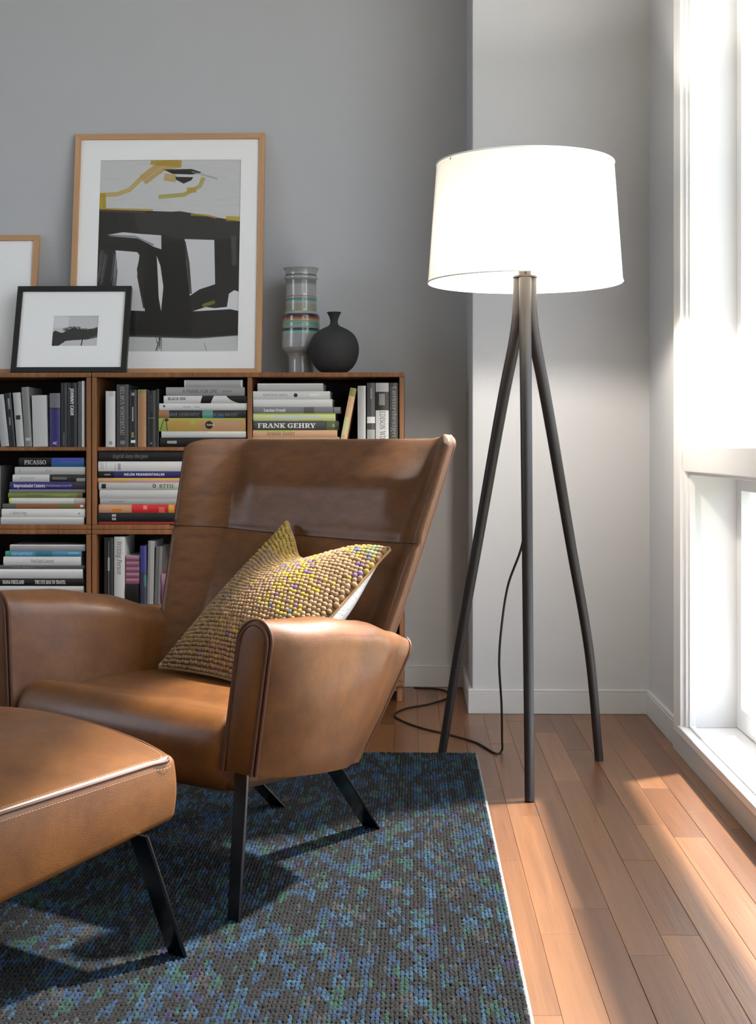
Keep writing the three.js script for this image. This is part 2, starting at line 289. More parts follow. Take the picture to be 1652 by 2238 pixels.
// ------------------------------------------------------------------ armchair
const CH = V3(-0.402, RUG, -2.977), CT = -39 * Math.PI / 180; // place and turn of the chair
const chair = thing('armchair', 'large cognac brown leather armchair with curved wing back and flared arms', 'armchair', CH.toArray(), CT);
{
  const y = (h) => h - RUG; // heights are measured from the floor
  // back: a thick slab bent forward at its sides
  const backPoint = (u, v, w) => { // u -1..1 across, v 0..1 up, w -1 rear .. 1 front
    const a = Math.abs(u), k = (w + 1) / 2, hw = lerp(0.29, lerp(0.325, 0.404, k), Math.pow(v, 0.75)), wing = sstep(0.68, 0.98, a);
    const rim = lerp(-0.125, -0.425, Math.pow(v, 0.93)), th = lerp(0.05, 0.14, v); // rear edge of the side, and its depth
    const h = lerp(0.30, 0.872, v) + 0.013 * wing * v - 0.012 * Math.max(0, -u) * v * wing;
    const dish = lerp(0.035, 0.135, v) * (1 - wing) * (1 - 0.25 * a * a);
    const front = rim + th - dish + 0.03 * Math.exp(-(((v - 0.83) / 0.13) ** 2)) * (1 - sstep(0.5, 0.8, a)) + 0.014 * Math.exp(-(((v - 0.38) / 0.2) ** 2)) * (1 - sstep(0.5, 0.85, a)) - 0.006 * Math.exp(-(((v - 0.61 + 0.02 * u - 0.012 * u * u) / 0.018) ** 2));
    const rear = rim - 0.045 * (1 - a ** 3) - 0.0 * v;
    const tw = 0.07, x = u * hw, z = lerp(rear, front, (w + 1) / 2) + 0.3; // a slight turn against the arms
    return [x * Math.cos(tw) + z * Math.sin(tw) - 0.03, y(h), z * Math.cos(tw) - x * Math.sin(tw) - 0.3];
  };
  mesh('backrest', rbox(2, 3.2, 0.9, 0.16, 7, 70, 70, 6, (x, yy, z) => {
    // the rounding of a 2 x 1 x 2 block becomes a soft edge
    return backPoint(x, yy / 3.2 + 0.5, z / 0.45);
  }), leather, chair);
  const seamPts = []; for (let i = 0; i <= 40; i++) { const u = -0.985 + 1.97 * i / 40; const p = backPoint(u, 0.61 - 0.02 * u + 0.012 * u * u, 1); seamPts.push(V3(...p)); }
  mesh('seam', bar(seamPts, 0.0013, 120, 6), seamThread, chair);
  for (const s of [-1, 1]) {
    const pts = []; for (let i = 0; i <= 14; i++) { const p = backPoint(s * 0.985, 0.1 + 0.86 * i / 14, -0.55); pts.push(V3(p[0] + s * 0.003, p[1], p[2])); }
    const q = backPoint(s * 0.93, 0.985, -0.6); pts.push(V3(q[0], q[1] + 0.002, q[2]));
    mesh('piping', bar(pts, 0.0042, 80, 8), leatherWelt, chair);
  }
  // seat
  mesh('seat', rbox(0.66, 0.13, 0.42, 0.05, 6, 40, 6, 40, (x, yy, z) => {
    const t = (z + 0.21) / 0.42, up = yy > 0 ? 1 : 0;
    const crown = 0.016 * (1 - (x / 0.34) ** 2) * Math.sin(Math.PI * clamp(t, 0, 1)) * up;
    const frontRoll = 0.012 * Math.exp(-(((t - 0.88) / 0.1) ** 2)) * up, bow = 0.02 * (1 - (x / 0.33) ** 2) * t;
    const dip = -0.006 * Math.exp(-(((t - 0.66) / 0.07) ** 2)) * up;
    return [x * lerp(0.93, 1, t), y(0.285) + yy + crown + frontRoll + dip, z + 0.09 + bow];
  }), leather, chair);
  mesh('seat_base', rbox(0.62, 0.06, 0.36, 0.02, 3, 4, 2, 4, (x, yy, z) => [x * lerp(0.86, 1.06, (z + 0.18) / 0.36), y(0.243) + yy + z * 0.07, z + 0.1]), leather, chair);
  // arms: a closed profile carried from the front panel to the back
  const keyAt = (t, list) => { for (let i = 1; i < list.length; i++) if (t <= list[i][0]) { const [a, p] = list[i - 1], [b, q] = list[i], u = (t - a) / (b - a); return lerp(p, q, u * u * (3 - 2 * u) * 0.5 + u * 0.5); } return list[list.length - 1][1]; };
  const armCentre = (s, v) => {
    const topY = keyAt(s, [[0, 0.546], [0.3, 0.540], [0.6, 0.519], [0.85, 0.486], [1, 0.464]]);
    const T = [lerp(0.394, 0.352, s), topY, lerp(0.285, -0.175, s)], B = [lerp(0.360, 0.285, s), lerp(0.272, 0.222, s), lerp(0.298, -0.075, s)];
    const c = [0, 1, 2].map((k) => lerp(B[k], T[k], v));
    return c;
  };
  const halfThick = (s, v) => (0.042 + 0.012 * Math.sin(Math.PI * Math.min(1, s * 1.15))) * lerp(1.02, 1, v) * (1 - 0.42 * sstep(0.7, 1, s));
  const armLoop = (s, t, side) => { // t 0..1: up the outside, over the top, down the inside
    const v0 = 1 - 0.15, up = (v) => armCentre(s, v);
    const ht = (v) => halfThick(s, v), bow = (v) => 0.046 * (1 - (1 - Math.min(1, s / 0.3)) ** 2.6) * (1 - 0.8 * s * s) * (0.35 + 0.65 * Math.sin(Math.PI * (0.15 + 0.75 * v)));
    let p;
    if (t < 0.4) { const v = t / 0.4 * v0, c = up(v); p = [c[0] + ht(v) + bow(v), c[1], c[2]]; }
    else if (t < 0.6) { const a = (t - 0.4) / 0.2 * Math.PI, c = up(v0), top = up(1), k = ht(v0), o = bow(v0) * (0.5 + 0.5 * Math.cos(a)); p = [lerp(c[0], top[0], Math.sin(a)) + Math.cos(a) * k + o, lerp(c[1], top[1], Math.sin(a)), lerp(c[2], top[2], Math.sin(a))]; }
    else { const v = (1 - (t - 0.6) / 0.4) * v0, c = up(v); p = [c[0] - ht(v), c[1], c[2]]; }
    return [p[0] * side, y(p[1]), p[2]];
  };
  for (const side of [1, -1]) {
    const flip = (g) => { if (side < 0) { const ix = g.index.array; for (let i = 0; i < ix.length; i += 3) { const k = ix[i]; ix[i] = ix[i + 1]; ix[i + 1] = k; } smooth(g); } return g; };
    const body = flip(grid(64, 60, (u, v) => {
      const q = armLoop(v, u, side), e = v < 0.09 ? (1 - v / 0.09) : 0; // soft shoulder behind the front welt
      const c = armCentre(v, clamp(u < 0.5 ? u / 0.4 : (1 - u) / 0.4, 0, 1) * 0.9); const k = 1 - 0.07 * e * e;
      return [lerp(c[0] * side, q[0], k), lerp(y(c[1]), q[1], 1 - 0.012 * e * e), q[2]];
    }, 0.8, 0.56));
    const bottom = flip(grid(4, 30, (u, v) => { const a = armLoop(v, 1, side), b = armLoop(v, 0, side); return [lerp(a[0], b[0], u), lerp(a[1], b[1], u), lerp(a[2], b[2], u)]; }, 0.1, 0.5));
    const rearCap = flip(grid(4, 24, (u, v) => { const a = armLoop(1, v * 0.5, side), b = armLoop(1, 1 - v * 0.5, side); return [lerp(a[0], b[0], u), lerp(a[1], b[1], u), lerp(a[2], b[2], u)]; }, 0.1, 0.3));
    const arm = mesh('arm', [body, bottom, rearCap], leather, chair);
    // front panel, slightly padded, inside a double welt
    const panel = flip(grid(10, 40, (u, v) => { const k = 0.94, a = armLoop(0, v * 0.5, side), b = armLoop(0, 1 - v * 0.5, side), w = lerp(0.5, u, k); const puff = 0.014 * Math.sin(Math.PI * u) ** 0.6 * Math.sin(Math.PI * clamp(v * 0.98 + 0.02, 0, 1)) ** 0.5; return [lerp(b[0], a[0], w), lerp(b[1], a[1], w), lerp(b[2], a[2], w) + 0.001 + puff]; }, 0.1, 0.3));
    mesh('front_panel', panel, leather, arm);
    for (const [off, sc] of [[0.0012, 1.0], [0.006, 0.84]]) {
      const pts = []; for (let i = 0; i <= 44; i++) { const t = i / 44, q = armLoop(0, t, side), c = armCentre(0, 0.45); pts.push(V3(lerp(armCentre(0, clamp(t < 0.5 ? t / 0.4 : (1 - t) / 0.4, 0, 1))[0] * side, q[0], sc), q[1] - (1 - sc) * 0.05 * sstep(0.3, 0.5, t < 0.5 ? t : 1 - t), q[2] + off)); }
      mesh('welt', bar(pts, 0.0036, 110, 8), leatherWelt, arm);
    }
    const rear = []; for (let i = 0; i <= 12; i++) { const q = armLoop(0.995, 0.05 + 0.44 * i / 12, side); rear.push(V3(q[0], q[1], q[2])); }
    mesh('piping', bar(rear, 0.0034, 50, 8), leatherWelt, arm);
  }
  // blade legs of dark polished steel with half-round edges
  const bladeGeo = (top, foot, w0, w1, th) => { // section: flat faces and half-round edges
    const R = th / 2, sec = []; for (let i = 0; i <= 8; i++) { const q = -Math.PI / 2 + Math.PI * i / 8; sec.push([1, Math.cos(q) * R, Math.sin(q) * R]); } for (let i = 0; i <= 8; i++) { const q = Math.PI / 2 + Math.PI * i / 8; sec.push([-1, Math.cos(q) * R, Math.sin(q) * R]); } sec.push(sec[0]);
    const P = (k, u) => { const [sg, ox, oz] = sec[k]; return [lerp(top[0], foot[0], u) + sg * (lerp(w0, w1, u) / 2 - R) + ox, lerp(top[1], foot[1], u), lerp(top[2], foot[2], u) + oz]; };
    const body = grid(sec.length - 1, 8, (a, u) => P(Math.round(a * (sec.length - 1)), 1 - u), 0.1, 0.3);
    const cap = (u, up) => { const pos = [], uv = [], c = [0, 1, 2].map((i) => lerp(top[i], foot[i], u)); for (let k = 0; k < sec.length - 1; k++) { pos.push(...c, ...(up ? P(k + 1, u) : P(k, u)), ...(up ? P(k, u) : P(k + 1, u))); uv.push(0, 0, 1, 0, 1, 1); } const g = new THREE.BufferGeometry(); g.setAttribute('position', new THREE.Float32BufferAttribute(pos, 3)); g.setAttribute('uv', new THREE.Float32BufferAttribute(uv, 2)); g.computeVertexNormals(); return g; };
    return mergeGeometries([plain(body), cap(0, true), cap(1, false)]);
  };
  for (const s of [1, -1]) for (const [top, foot, w0, w1] of [[[0.348, y(0.285), 0.278], [0.362, 0.001, 0.312], 0.034, 0.032], [[0.185, y(0.235), -0.10], [0.144, 0.001, -0.3135], 0.056, 0.05]]) {
mesh('leg', bladeGeo([top[0] * s, top[1], top[2]], [foot[0] * s, foot[1], foot[2]], w0, w1, 0.0075), legMetal, chair);
  }

  // ---------------------------------------------------------------- ottoman
  const OT = -0.6285, w = 0.66, d = 0.5, r = V3(0.809, 0, 0.588), f = V3(-0.588, 0, 0.809);
  const corner = V3(-0.392, 0, -2.335), oc = corner.clone().addScaledVector(r, -w / 2).addScaledVector(f, d / 2);
  const ott = thing('ottoman', 'brown leather ottoman with stitched top edge and black blade legs in front of the armchair', 'ottoman', [oc.x, RUG, oc.z], OT);
  const yTop = (x, z) => y(0.342) - 0.06 * (z + d / 2) + 0.05 * (1 - (2 * x / w) ** 2) * (1 - 0.25 * (2 * z / d) ** 2), yLow = (z) => y(0.237) - 0.15 * (z + d / 2);
  mesh('cushion', rbox(w, 0.1, d, 0.011, 4, 30, 10, 26, (x, yy, z) => {
    const t = (yy + 0.05) / 0.1, bulge = 0.004 * Math.sin(Math.PI * t), sx = 1 + bulge / (w / 2), sz = 1 + bulge / (d / 2);
    return [x * sx, lerp(yLow(z), yTop(x, z), t), z * sz];
  }), leather, ott);
  const loop = (inset, dy) => { const P = []; const X = w / 2 - inset, Z = d / 2 - inset, c = 0.014; for (let k = 0; k < 4; k++) { const sx = [1, 1, -1, -1][k], sz = [-1, 1, 1, -1][k], nxs = [1, -1, -1, 1][k], nzs = [1, 1, -1, -1][k]; for (let i = 0; i < 12; i++) { const u = i / 12; let x, z; if (k === 0) { x = X; z = lerp(-Z + c, Z - c, u); } else if (k === 1) { x = lerp(X - c, -X + c, u); z = Z; } else if (k === 2) { x = -X; z = lerp(Z - c, -Z + c, u); } else { x = lerp(-X + c, X - c, u); z = -Z; } P.push(V3(x, yTop(x, z) + dy, z)); } } return P; };
  mesh('welt', bar(loop(0.0015, -0.0035), 0.0028, 260, 8, true), leatherWelt, ott);
  // two rows of stitches beside the welt
  const st = new THREE.CapsuleGeometry(0.0006, 0.0036, 2, 5).rotateX(Math.PI / 2), rows = [new THREE.CatmullRomCurve3(loop(0.010, 0.0001), true), new THREE.CatmullRomCurve3(loop(-0.0012, -0.013), true)], per = 380;
  const stitches = new THREE.InstancedMesh(st, paleThread, per * 2), dm = new THREE.Object3D(); let n = 0;
  for (const c of rows) for (let i = 0; i < per; i++) { const p = c.getPointAt(i / per), q = c.getPointAt((i / per + 0.002) % 1); dm.position.copy(p); dm.lookAt(q); dm.updateMatrix(); stitches.setMatrixAt(n++, dm.matrix); }
  stitches.name = 'stitching'; stitches.userData.kind = 'stuff'; stitches.castShadow = stitches.receiveShadow = true; ott.add(stitches);
  for (const sx of [1, -1]) for (const sz of [-1, 1]) {
    const x = sx * (w / 2 - 0.004);
    mesh('leg', bladeGeo([x, yLow(sz * (d / 2 - 0.08)) + 0.004, sz * (d / 2 - 0.08)], [x + sx * 0.008, 0.001, sz * d / 2], 0.046, 0.042, 0.0085), legMetal, ott);
  }
}

// ------------------------------------------------------------------ cushion on the armchair
{
  const A = W(632, 1158, 3.27), B = W(864, 1212, 3.0), D = W(358, 1470, 3.13), Cc = D.clone().add(B).sub(A).add(V3(0.02, 0.035, 0.03));
  const nrm = B.clone().sub(A).cross(D.clone().sub(A)).normalize(); if (nrm.z < 0) nrm.negate();
  const mid = A.clone().add(B).add(D).add(Cc).multiplyScalar(0.25);
  const pt = (u, v, side, lift = 0) => { // u 0..1 from A-D to B-C, v 0..1 from A-B down to D-C
    const p = A.clone().multiplyScalar((1 - u) * (1 - v)).addScaledVector(B, u * (1 - v)).addScaledVector(D, (1 - u) * v).addScaledVector(Cc, u * v);
    const pinch = (t) => Math.pow(Math.sin(Math.PI * clamp(t, 0, 1)), 0.72);
    const puff = (side > 0 ? 0.062 : 0.1) * pinch(u) * pinch(v);
    const dn = D.clone().sub(A).normalize();
    p.addScaledVector(dn, 0.07 * Math.exp(-(((u - 0.42) / 0.24) ** 2)) * (1 - v) ** 2 - 0.012 * Math.exp(-((u / 0.06) ** 2)) * (1 - v) ** 3); // the chopped top edge
    const draw = 0.02 * Math.sin(Math.PI * u) * (v - 0.5) + 0; p.addScaledVector(dn, -draw);
    if (side < 0) return p.addScaledVector(nrm, 0.02 - 0.55 * puff).addScaledVector(B.clone().sub(A).normalize(), 1.2 * puff * u);
    return p.addScaledVector(nrm, side * puff + lift * side + 0.02);
  };
  const base = mid.clone(); base.y = 0.36;
  const cu = thing('cushion', 'square tan woven cushion with yellow and purple bobbles leaning in the armchair', 'cushion', base.toArray());
  const rel = (p) => [p.x - base.x, p.y - base.y, p.z - base.z];
  mesh('front_cover', grid(40, 40, (u, v) => rel(pt(u, 1 - v, 1)), 0.45, 0.45), std({ color: 0x7c5a3c, roughness: 1, bumpMap: rollerBump, bumpScale: 0.002, side: THREE.DoubleSide }), cu);
  mesh('back_cover', grid(40, 40, (u, v) => rel(pt(u, v, -1)), 0.45, 0.45), std({ color: 0xd9d6d0, roughness: 0.95, bumpMap: rollerBump, bumpScale: 0.001, side: THREE.DoubleSide }), cu).userData.label = 'plain off-white cotton back';
  const nu = 37, nv = 41, inst = new THREE.InstancedMesh(new THREE.SphereGeometry(1, 8, 6), std({ color: 0xffffff, roughness: 1 }), nu * nv), M = new THREE.Matrix4(), C = new THREE.Color(); let n = 0;
  for (let i = 0; i < nu; i++) for (let j = 0; j < nv; j++) {
    const u = (i + 0.5 + (j % 2) * 0.5 * 0.98 + rr(-0.12, 0.12)) / (nu + 0.5), v = (j + 0.5 + rr(-0.12, 0.12)) / nv, e = 0.01;
    const p = pt(u, v, 1, 0.0015), du = pt(Math.min(1, u + e), v, 1).sub(p), dv = pt(u, Math.min(1, v + e), 1).sub(p), nn = dv.clone().cross(du).normalize(); if (nn.dot(nrm) < 0) nn.negate();
    const x = du.normalize(), z = x.clone().cross(nn).normalize(); M.makeBasis(x, nn, z);
    const far = sstep(0.2, 0.75, u) * (1 - sstep(0.55, 0.85, v)), big = lerp(0.85, 1.12, far), k = rr(0.82, 1.2);
    M.scale(V3(0.0066 * big * rr(0.85, 1.1), 0.0052 * big * rr(0.8, 1.2), 0.0062 * big * rr(0.85, 1.1))); M.setPosition(...rel(p));
    const t = rnd(), accent = 0.03 + 0.75 * far * sstep(0.3, 0.75, vnoise(u * 5, v * 5, 4, 99, 99));
    let c = [0.33, 0.205, 0.105];
    if (v < 0.1 + 0.06 * vnoise(u * 9, 0, 1, 99, 99) && u < 0.4 || u < 0.12 && v < 0.3) c = [0.39, 0.25, 0.06];
    if (t < accent * 0.55) c = [0.42, 0.29, 0.05]; else if (t < accent * 0.72) c = [0.22, 0.13, 0.22]; else if (t < accent * 0.76) c = [0.16, 0.2, 0.22];
    if (u > 0.88 && v < 0.08 && t < 0.35) c = [0.22, 0.36, 0.17];
    inst.setMatrixAt(n, M); inst.setColorAt(n, C.setRGB(c[0] * k, c[1] * k, c[2] * k)); n++;
  }
  inst.name = 'bobbles'; inst.userData.kind = 'stuff'; inst.castShadow = inst.receiveShadow = true; cu.add(inst);
  const rim = []; for (let k = 0; k < 4; k++) for (let i = 0; i < 14; i++) { const t = i / 14, [u, v] = [[t, 0], [1, t], [1 - t, 1], [0, 1 - t]][k]; rim.push(V3(...rel(pt(u, v, 0)))); }
  mesh('edge_seam', bar(rim, 0.0032, 160, 7, true), std({ color: 0xa98457, roughness: 1 }), cu);
}

// ------------------------------------------------------------------ floor lamp
{
  const L = V3(0.292, 0, -3.72), lamp = thing('floor_lamp', 'tripod floor lamp with white drum shade and three dark bent wood legs', 'floor lamp', L.toArray());
  const shadeMat = phys({ color: 0xd6d3ca, roughness: 1, transmission: 0.12, thickness: 0, side: THREE.DoubleSide });
  const y0 = 1.284, y1 = 1.592, r0 = 0.2535, r1 = 0.231;
  const shade = mesh('lamp_shade', new THREE.LatheGeometry([new THREE.Vector2(r0, y0), new THREE.Vector2(lerp(r0, r1, 0.33), lerp(y0, y1, 0.33)), new THREE.Vector2(lerp(r0, r1, 0.66), lerp(y0, y1, 0.66)), new THREE.Vector2(r1, y1)], 96), shadeMat, lamp);
  const trim = std({ color: 0xf2f0ea, roughness: 0.9 });
  for (const [r, yy] of [[r0, y0], [r1, y1]]) mesh('rim', new THREE.TorusGeometry(r, 0.0022, 6, 96).rotateX(Math.PI / 2).translate(0, yy, 0), trim, shade);
  const feet = [[-0.012, 0.298], [-0.214, -0.195], [0.214, -0.155]];
  feet.forEach(([fx, fz]) => {
    const l = Math.hypot(fx, fz), ux = fx / l, uz = fz / l, P = (d, h) => V3(ux * d, h, uz * d);
    mesh('leg', bar([P(0.019, 1.295), P(0.0195, 1.25), P(0.0235, 1.19), P(0.037, 1.12), P(0.058, 1.04), P(0.087, 0.92), P(0.158, 0.605), P(0.227, 0.3), P(l, 0.0)], (t) => lerp(0.0165, 0.0118, clamp(t * 1.05, 0, 1)), 110, 16), lampWood, lamp);
  });
  const dark = std({ color: 0x2c2624, metalness: 0.6, roughness: 0.4 });
  mesh('stem', new THREE.CylinderGeometry(0.012, 0.012, 0.03, 20).translate(0, 1.285, 0), dark, lamp);
  const spider = [new THREE.CylinderGeometry(0.019, 0.019, 0.01, 20).translate(0, 1.555, 0)];
  for (let k = 0; k < 3; k++) { const a = k * Math.PI * 2 / 3 + 0.5; spider.push(bar([V3(0.015 * Math.cos(a), 1.555, 0.015 * Math.sin(a)), V3(0.12 * Math.cos(a), 1.556, 0.12 * Math.sin(a)), V3(0.232 * Math.cos(a), 1.585, 0.232 * Math.sin(a))], 0.0022, 16, 6)); }
  spider.push(bar([V3(0, 1.3, 0.011), V3(0, 1.34, 0.045), V3(0, 1.47, 0.047), V3(0, 1.55, 0.014)], 0.002, 24, 6), bar([V3(0, 1.3, -0.011), V3(0, 1.34, -0.045), V3(0, 1.47, -0.047), V3(0, 1.55, -0.014)], 0.002, 24, 6));
  mesh('harp', spider, dark, lamp);
  mesh('mounting_plate', new THREE.CylinderGeometry(0.033, 0.033, 0.004, 32).translate(0, 1.2985, 0), dark, lamp);
  mesh('socket', new THREE.CylinderGeometry(0.017, 0.019, 0.03, 20).translate(0, 1.31, 0), dark, lamp);
  mesh('bulb', new THREE.LatheGeometry([[0.012, 0], [0.014, 0.012], [0.024, 0.035], [0.029, 0.055], [0.026, 0.073], [0.016, 0.086], [0.0001, 0.09]].map(([r, h]) => new THREE.Vector2(r, h + 1.322)), 24), std({ color: 0xffffff, emissive: new THREE.Color(1, 0.86, 0.66), emissiveIntensity: 3 }), lamp);
  const pl = new THREE.PointLight(new THREE.Color().setRGB(1, 0.92, 0.82), 1.3, 0, 2); pl.position.set(0, 1.37, 0); pl.castShadow = true; pl.shadow.radius = 1.5; lamp.add(pl);
  // cord: down inside the legs, free to the floor, across it to the baseboard
  const c = (px, py, D) => W(px, py, D).sub(L);
  const onFloor = (px, py) => { const D = EYE * F / (py - HORIZON) * 0.996; const p = W(px, py, D); p.y = 0.0035; return p.sub(L); };
  mesh('cord', bar([V3(-0.004, 1.2, -0.004), c(1147, 800, 3.7), c(1143, 850, 3.7), c(1146, 1000, 3.68), c(1149, 1110, 3.68), c(1141, 1190, 3.72), c(1110, 1280, 3.78), c(1096, 1370, 3.8), c(1091, 1445, 3.82), c(1096, 1540, 3.86), c(1097, 1610, 3.9), V3(...onFloor(1096, 1640).toArray()), onFloor(1086, 1646), onFloor(1040, 1622), onFloor(985, 1606), onFloor(925, 1592), onFloor(880, 1576), onFloor(862, 1563), onFloor(885, 1549), onFloor(940, 1538), onFloor(985, 1520), onFloor(960, 1506), onFloor(905, 1503)], 0.0032, 260, 7), std({ color: 0x17130f, roughness: 0.5 }), lamp);
}

// ------------------------------------------------------------------ bookcases: four stacked units
const backBoard = std({ color: 0x2c2b2b, roughness: 0.8 });
const FD = 4.75, SHELF = {};
{
  const zf = -FD, zb = -5.045, t = 0.016, X = (px) => WX(px, FD);
  const hy = (py) => hAt(py, FD);
  const unit = (label, x0, x1, yTop, yMid, yBot, feet) => {
    const cx = (x0 + x1) / 2, o = thing('bookcase', label, 'bookcase', [cx, feet ? 0 : yBot, zf - 0.15], 0, 'stacked walnut bookcase units');
    const b = (name, a0, a1, b0, b1, back = zb, fr = zf) => mesh(name, boxL(a0 - cx, a1 - cx, b0 - o.position.y, b1 - o.position.y, back - o.position.z, fr - o.position.z, 0.0022), walnut, o);
    b('top_panel', x0, x1, yTop - t, yTop); b('bottom_panel', x0, x1, yBot, yBot + t);
    b('side_panel', x0, x0 + t, yBot + t, yTop - t); b('side_panel', x1 - t, x1, yBot + t, yTop - t);
    const m = cx + 0.007; b('divider', m - t / 2, m + t / 2, yBot + t, yTop - t, zb, zf - 0.002);
    b('shelf', x0 + t, m - t / 2, yMid - 0.013, yMid, zb, zf - 0.004); b('shelf', m + t / 2, x1 - t, yMid - 0.013, yMid, zb, zf - 0.004);
    mesh('back_panel', boxL(x0 + t - cx, x1 - t - cx, yBot + t - o.position.y, yTop - t - o.position.y, zb - o.position.z, zb + 0.005 - o.position.z, 0.0005), backBoard, o);
    if (feet) { for (const q of [x0 + 0.004, x1 - 0.024]) for (const w of [zf - 0.03, zb + 0.01]) b('foot', q, q + 0.02, 0, yBot, w, w + 0.02); b('rail', x0 + 0.02, x1 - 0.02, yBot - 0.018, yBot, zf - 0.03, zf - 0.012); }
    return o;
  };
  const r1 = X(883), r0 = X(200.5), l1 = X(198.5), l0 = l1 - (r1 - r0), yA = hy(813.5), yJ = hy(1158.5), yB = 0.052;
  unit('walnut bookcase unit on the right, upper of its stack, under the vases', r0, r1, yA, hy(977), yJ + 0.0005, false);
  unit('walnut bookcase unit on the right, lower of its stack, mostly behind the armchair', r0, r1, yJ, hy(1323), yB, true);
  unit('walnut bookcase unit on the left, upper of its stack, under the black frame', l0, l1, yA, hy(977), yJ + 0.0005, false);
  unit('walnut bookcase unit on the left, lower of its stack, behind the left armrest', l0, l1, yJ, hy(1323), yB, true);
  Object.assign(SHELF, { top: yA, r1: hy(977), r2: yJ + 0.0005 + t, r3: hy(1323) });
}
// ------------------------------------------------------------------ books
const ATLAS = { c: document.createElement('canvas'), n: 0 };
ATLAS.c.width = 2048; ATLAS.c.height = 2048; ATLAS.g = ATLAS.c.getContext('2d'); ATLAS.g.fillStyle = '#888'; ATLAS.g.fillRect(0, 0, 2048, 2048);
ATLAS.t = new THREE.CanvasTexture(ATLAS.c); ATLAS.t.colorSpace = THREE.SRGBColorSpace; ATLAS.t.anisotropy = 8;
const spineMat = std({ map: ATLAS.t, roughness: 0.45 });
const pageMat = std({ color: 0xd8d3c6, roughness: 0.95, map: dataTex(8, 256, (u, v) => { const x = 205 + 50 * hash(0, Math.floor(v * 256), 4); return [x, x, x]; }, true, 1, 40) });
const covers = {}, coverMat = (c) => covers[c] ??= std({ color: c, roughness: 0.5 });
// an open-ended description of the print: bg colour, blocks [x0, x1, colour] in shares of the length, text [string, x, size share, colour, font]
function spinePrint(L, T, o) {
  const k = ATLAS.n++, cx = (k % 2) * 1024, cy = Math.floor(k / 2) * 56, w = 1020, h = 52, g = ATLAS.g;
  g.save(); g.beginPath(); g.rect(cx, cy, w, h); g.clip(); g.translate(cx, cy); g.scale(w / (L * 1000), h / (T * 1000));
  const LW2 = L * 1000, TH = T * 1000; g.fillStyle = o.bg; g.fillRect(0, 0, LW2, TH);
  for (const [a, b, c, y0 = 0, y1 = 1] of o.blocks || []) { g.fillStyle = c; g.fillRect(a * LW2, y0 * TH, (b - a) * LW2, (y1 - y0) * TH); }
  for (const f of o.draw ? [o.draw] : []) f(g, LW2, TH);
  for (const [s, x, size, c, font = 'sans-serif', width = 0, yy = 0.5] of o.text || []) { g.fillStyle = c; g.font = `${font.includes(' ') ? font.split(' ')[0] + ' ' : ''}${size * TH}px ${font.includes(' ') ? font.split(' ').slice(1).join(' ') : font}`; g.textBaseline = 'middle'; const mw = g.measureText(s).width || 1; g.save(); g.translate(x * LW2, yy * TH); if (width) g.scale(width * LW2 / mw, 1); g.fillText(s, 0, 0); g.restore(); }
  g.restore();
  return [cx / 2048, 1 - (cy + h) / 2048, (cx + w) / 2048, 1 - cy / 2048];
}
// lying: centre of its underside, spine towards the room; length L along x, thickness T, width B into the shelf
function book(label, L, T, B, o, place) {
  const g = thing('book', label, 'book', [0, 0, 0]);
  const uv = spinePrint(L, T, o), board = Math.min(0.0022, T * 0.14), round = o.soft ? 0.0006 : Math.min(0.004, T * 0.16), col = o.cover || o.bg;
  const up = place.up, fix = (q) => { if (up) q.rotateZ(-Math.PI / 2).translate(-T / 2, L / 2, 0); return q; }; // standing: length L becomes the height, text runs down
  const spine = grid(1, 6, (u, v) => { const a = v * 2 - 1; return [(u - 0.5) * L, v * T, round * (1 - a * a)]; });
  const s = spine.attributes.uv; for (let i = 0; i < s.count; i++) s.setXY(i, lerp(uv[0], uv[2], s.getX(i)), lerp(uv[1], uv[3], s.getY(i)));
  mesh('spine', fix(spine), spineMat, g);
  mesh('cover', [fix(boxL(-L / 2, L / 2, 0, board, -B, -0.0003, 0.0005)), fix(boxL(-L / 2, L / 2, T - board, T, -B, -0.0003, 0.0005)), fix(boxL(-L / 2, L / 2, board, T - board, -0.003, -0.0003, 0.0005))], coverMat(col), g);
  const e = o.soft ? 0.0005 : 0.003; mesh('pages', fix(boxL(-L / 2 + e, L / 2 - e, board, T - board, -B + e, -0.003, 0.0004)), pageMat, g);
  g.position.set(...place.at); g.rotation.z = place.tilt || 0; g.rotation.y = place.turn || 0;
  return g;
}
const SP = 0.0015323; // metres per pixel on the shelf front
function stack(floorY, group, list) { // list from the lowest book up: [label, px0, px1, px thickness, print, depth in front]
  let y = floorY + 0.0004;
  for (const [label, p0, p1, tp, o] of list) {
    const D = FD + 0.012 + (o.in || 0), x0 = WX(p0, D), x1 = WX(p1, D), T = tp * SP;
    book(label, x1 - x0, T, o.B || 0.2, o, { at: [(x0 + x1) / 2, y, -D], turn: o.turn || 0 }).userData.group = group;
    y += T + 0.0003;
  }
}
function row(floorY, group, list) { // standing: [label, px left, px right at the foot, py of the top, print, tilt]
  for (const [label, p0, p1, py, o, tilt = 0] of list) {
    const D = FD + 0.014 + (o.in || 0), x0 = WX(p0, D), x1 = WX(p1, D), T = (x1 - x0) * Math.cos(tilt), L = (hAt(py, D) - floorY) / Math.cos(tilt) - Math.abs(Math.sin(tilt)) * T;
    // stands on the lower corner on the side it leans towards... the corner opposite the lean
    const lift = Math.abs(Math.sin(tilt)) * T / 2;
    book(label, L, T, o.B || 0.17, o, { at: [(x0 + x1) / 2, floorY + 0.0005 + lift, -D], up: true, tilt }).userData.group = group;
  }
}
const SANS = 'bold sans-serif', SER = 'bold serif', ITAL = 'italic serif';
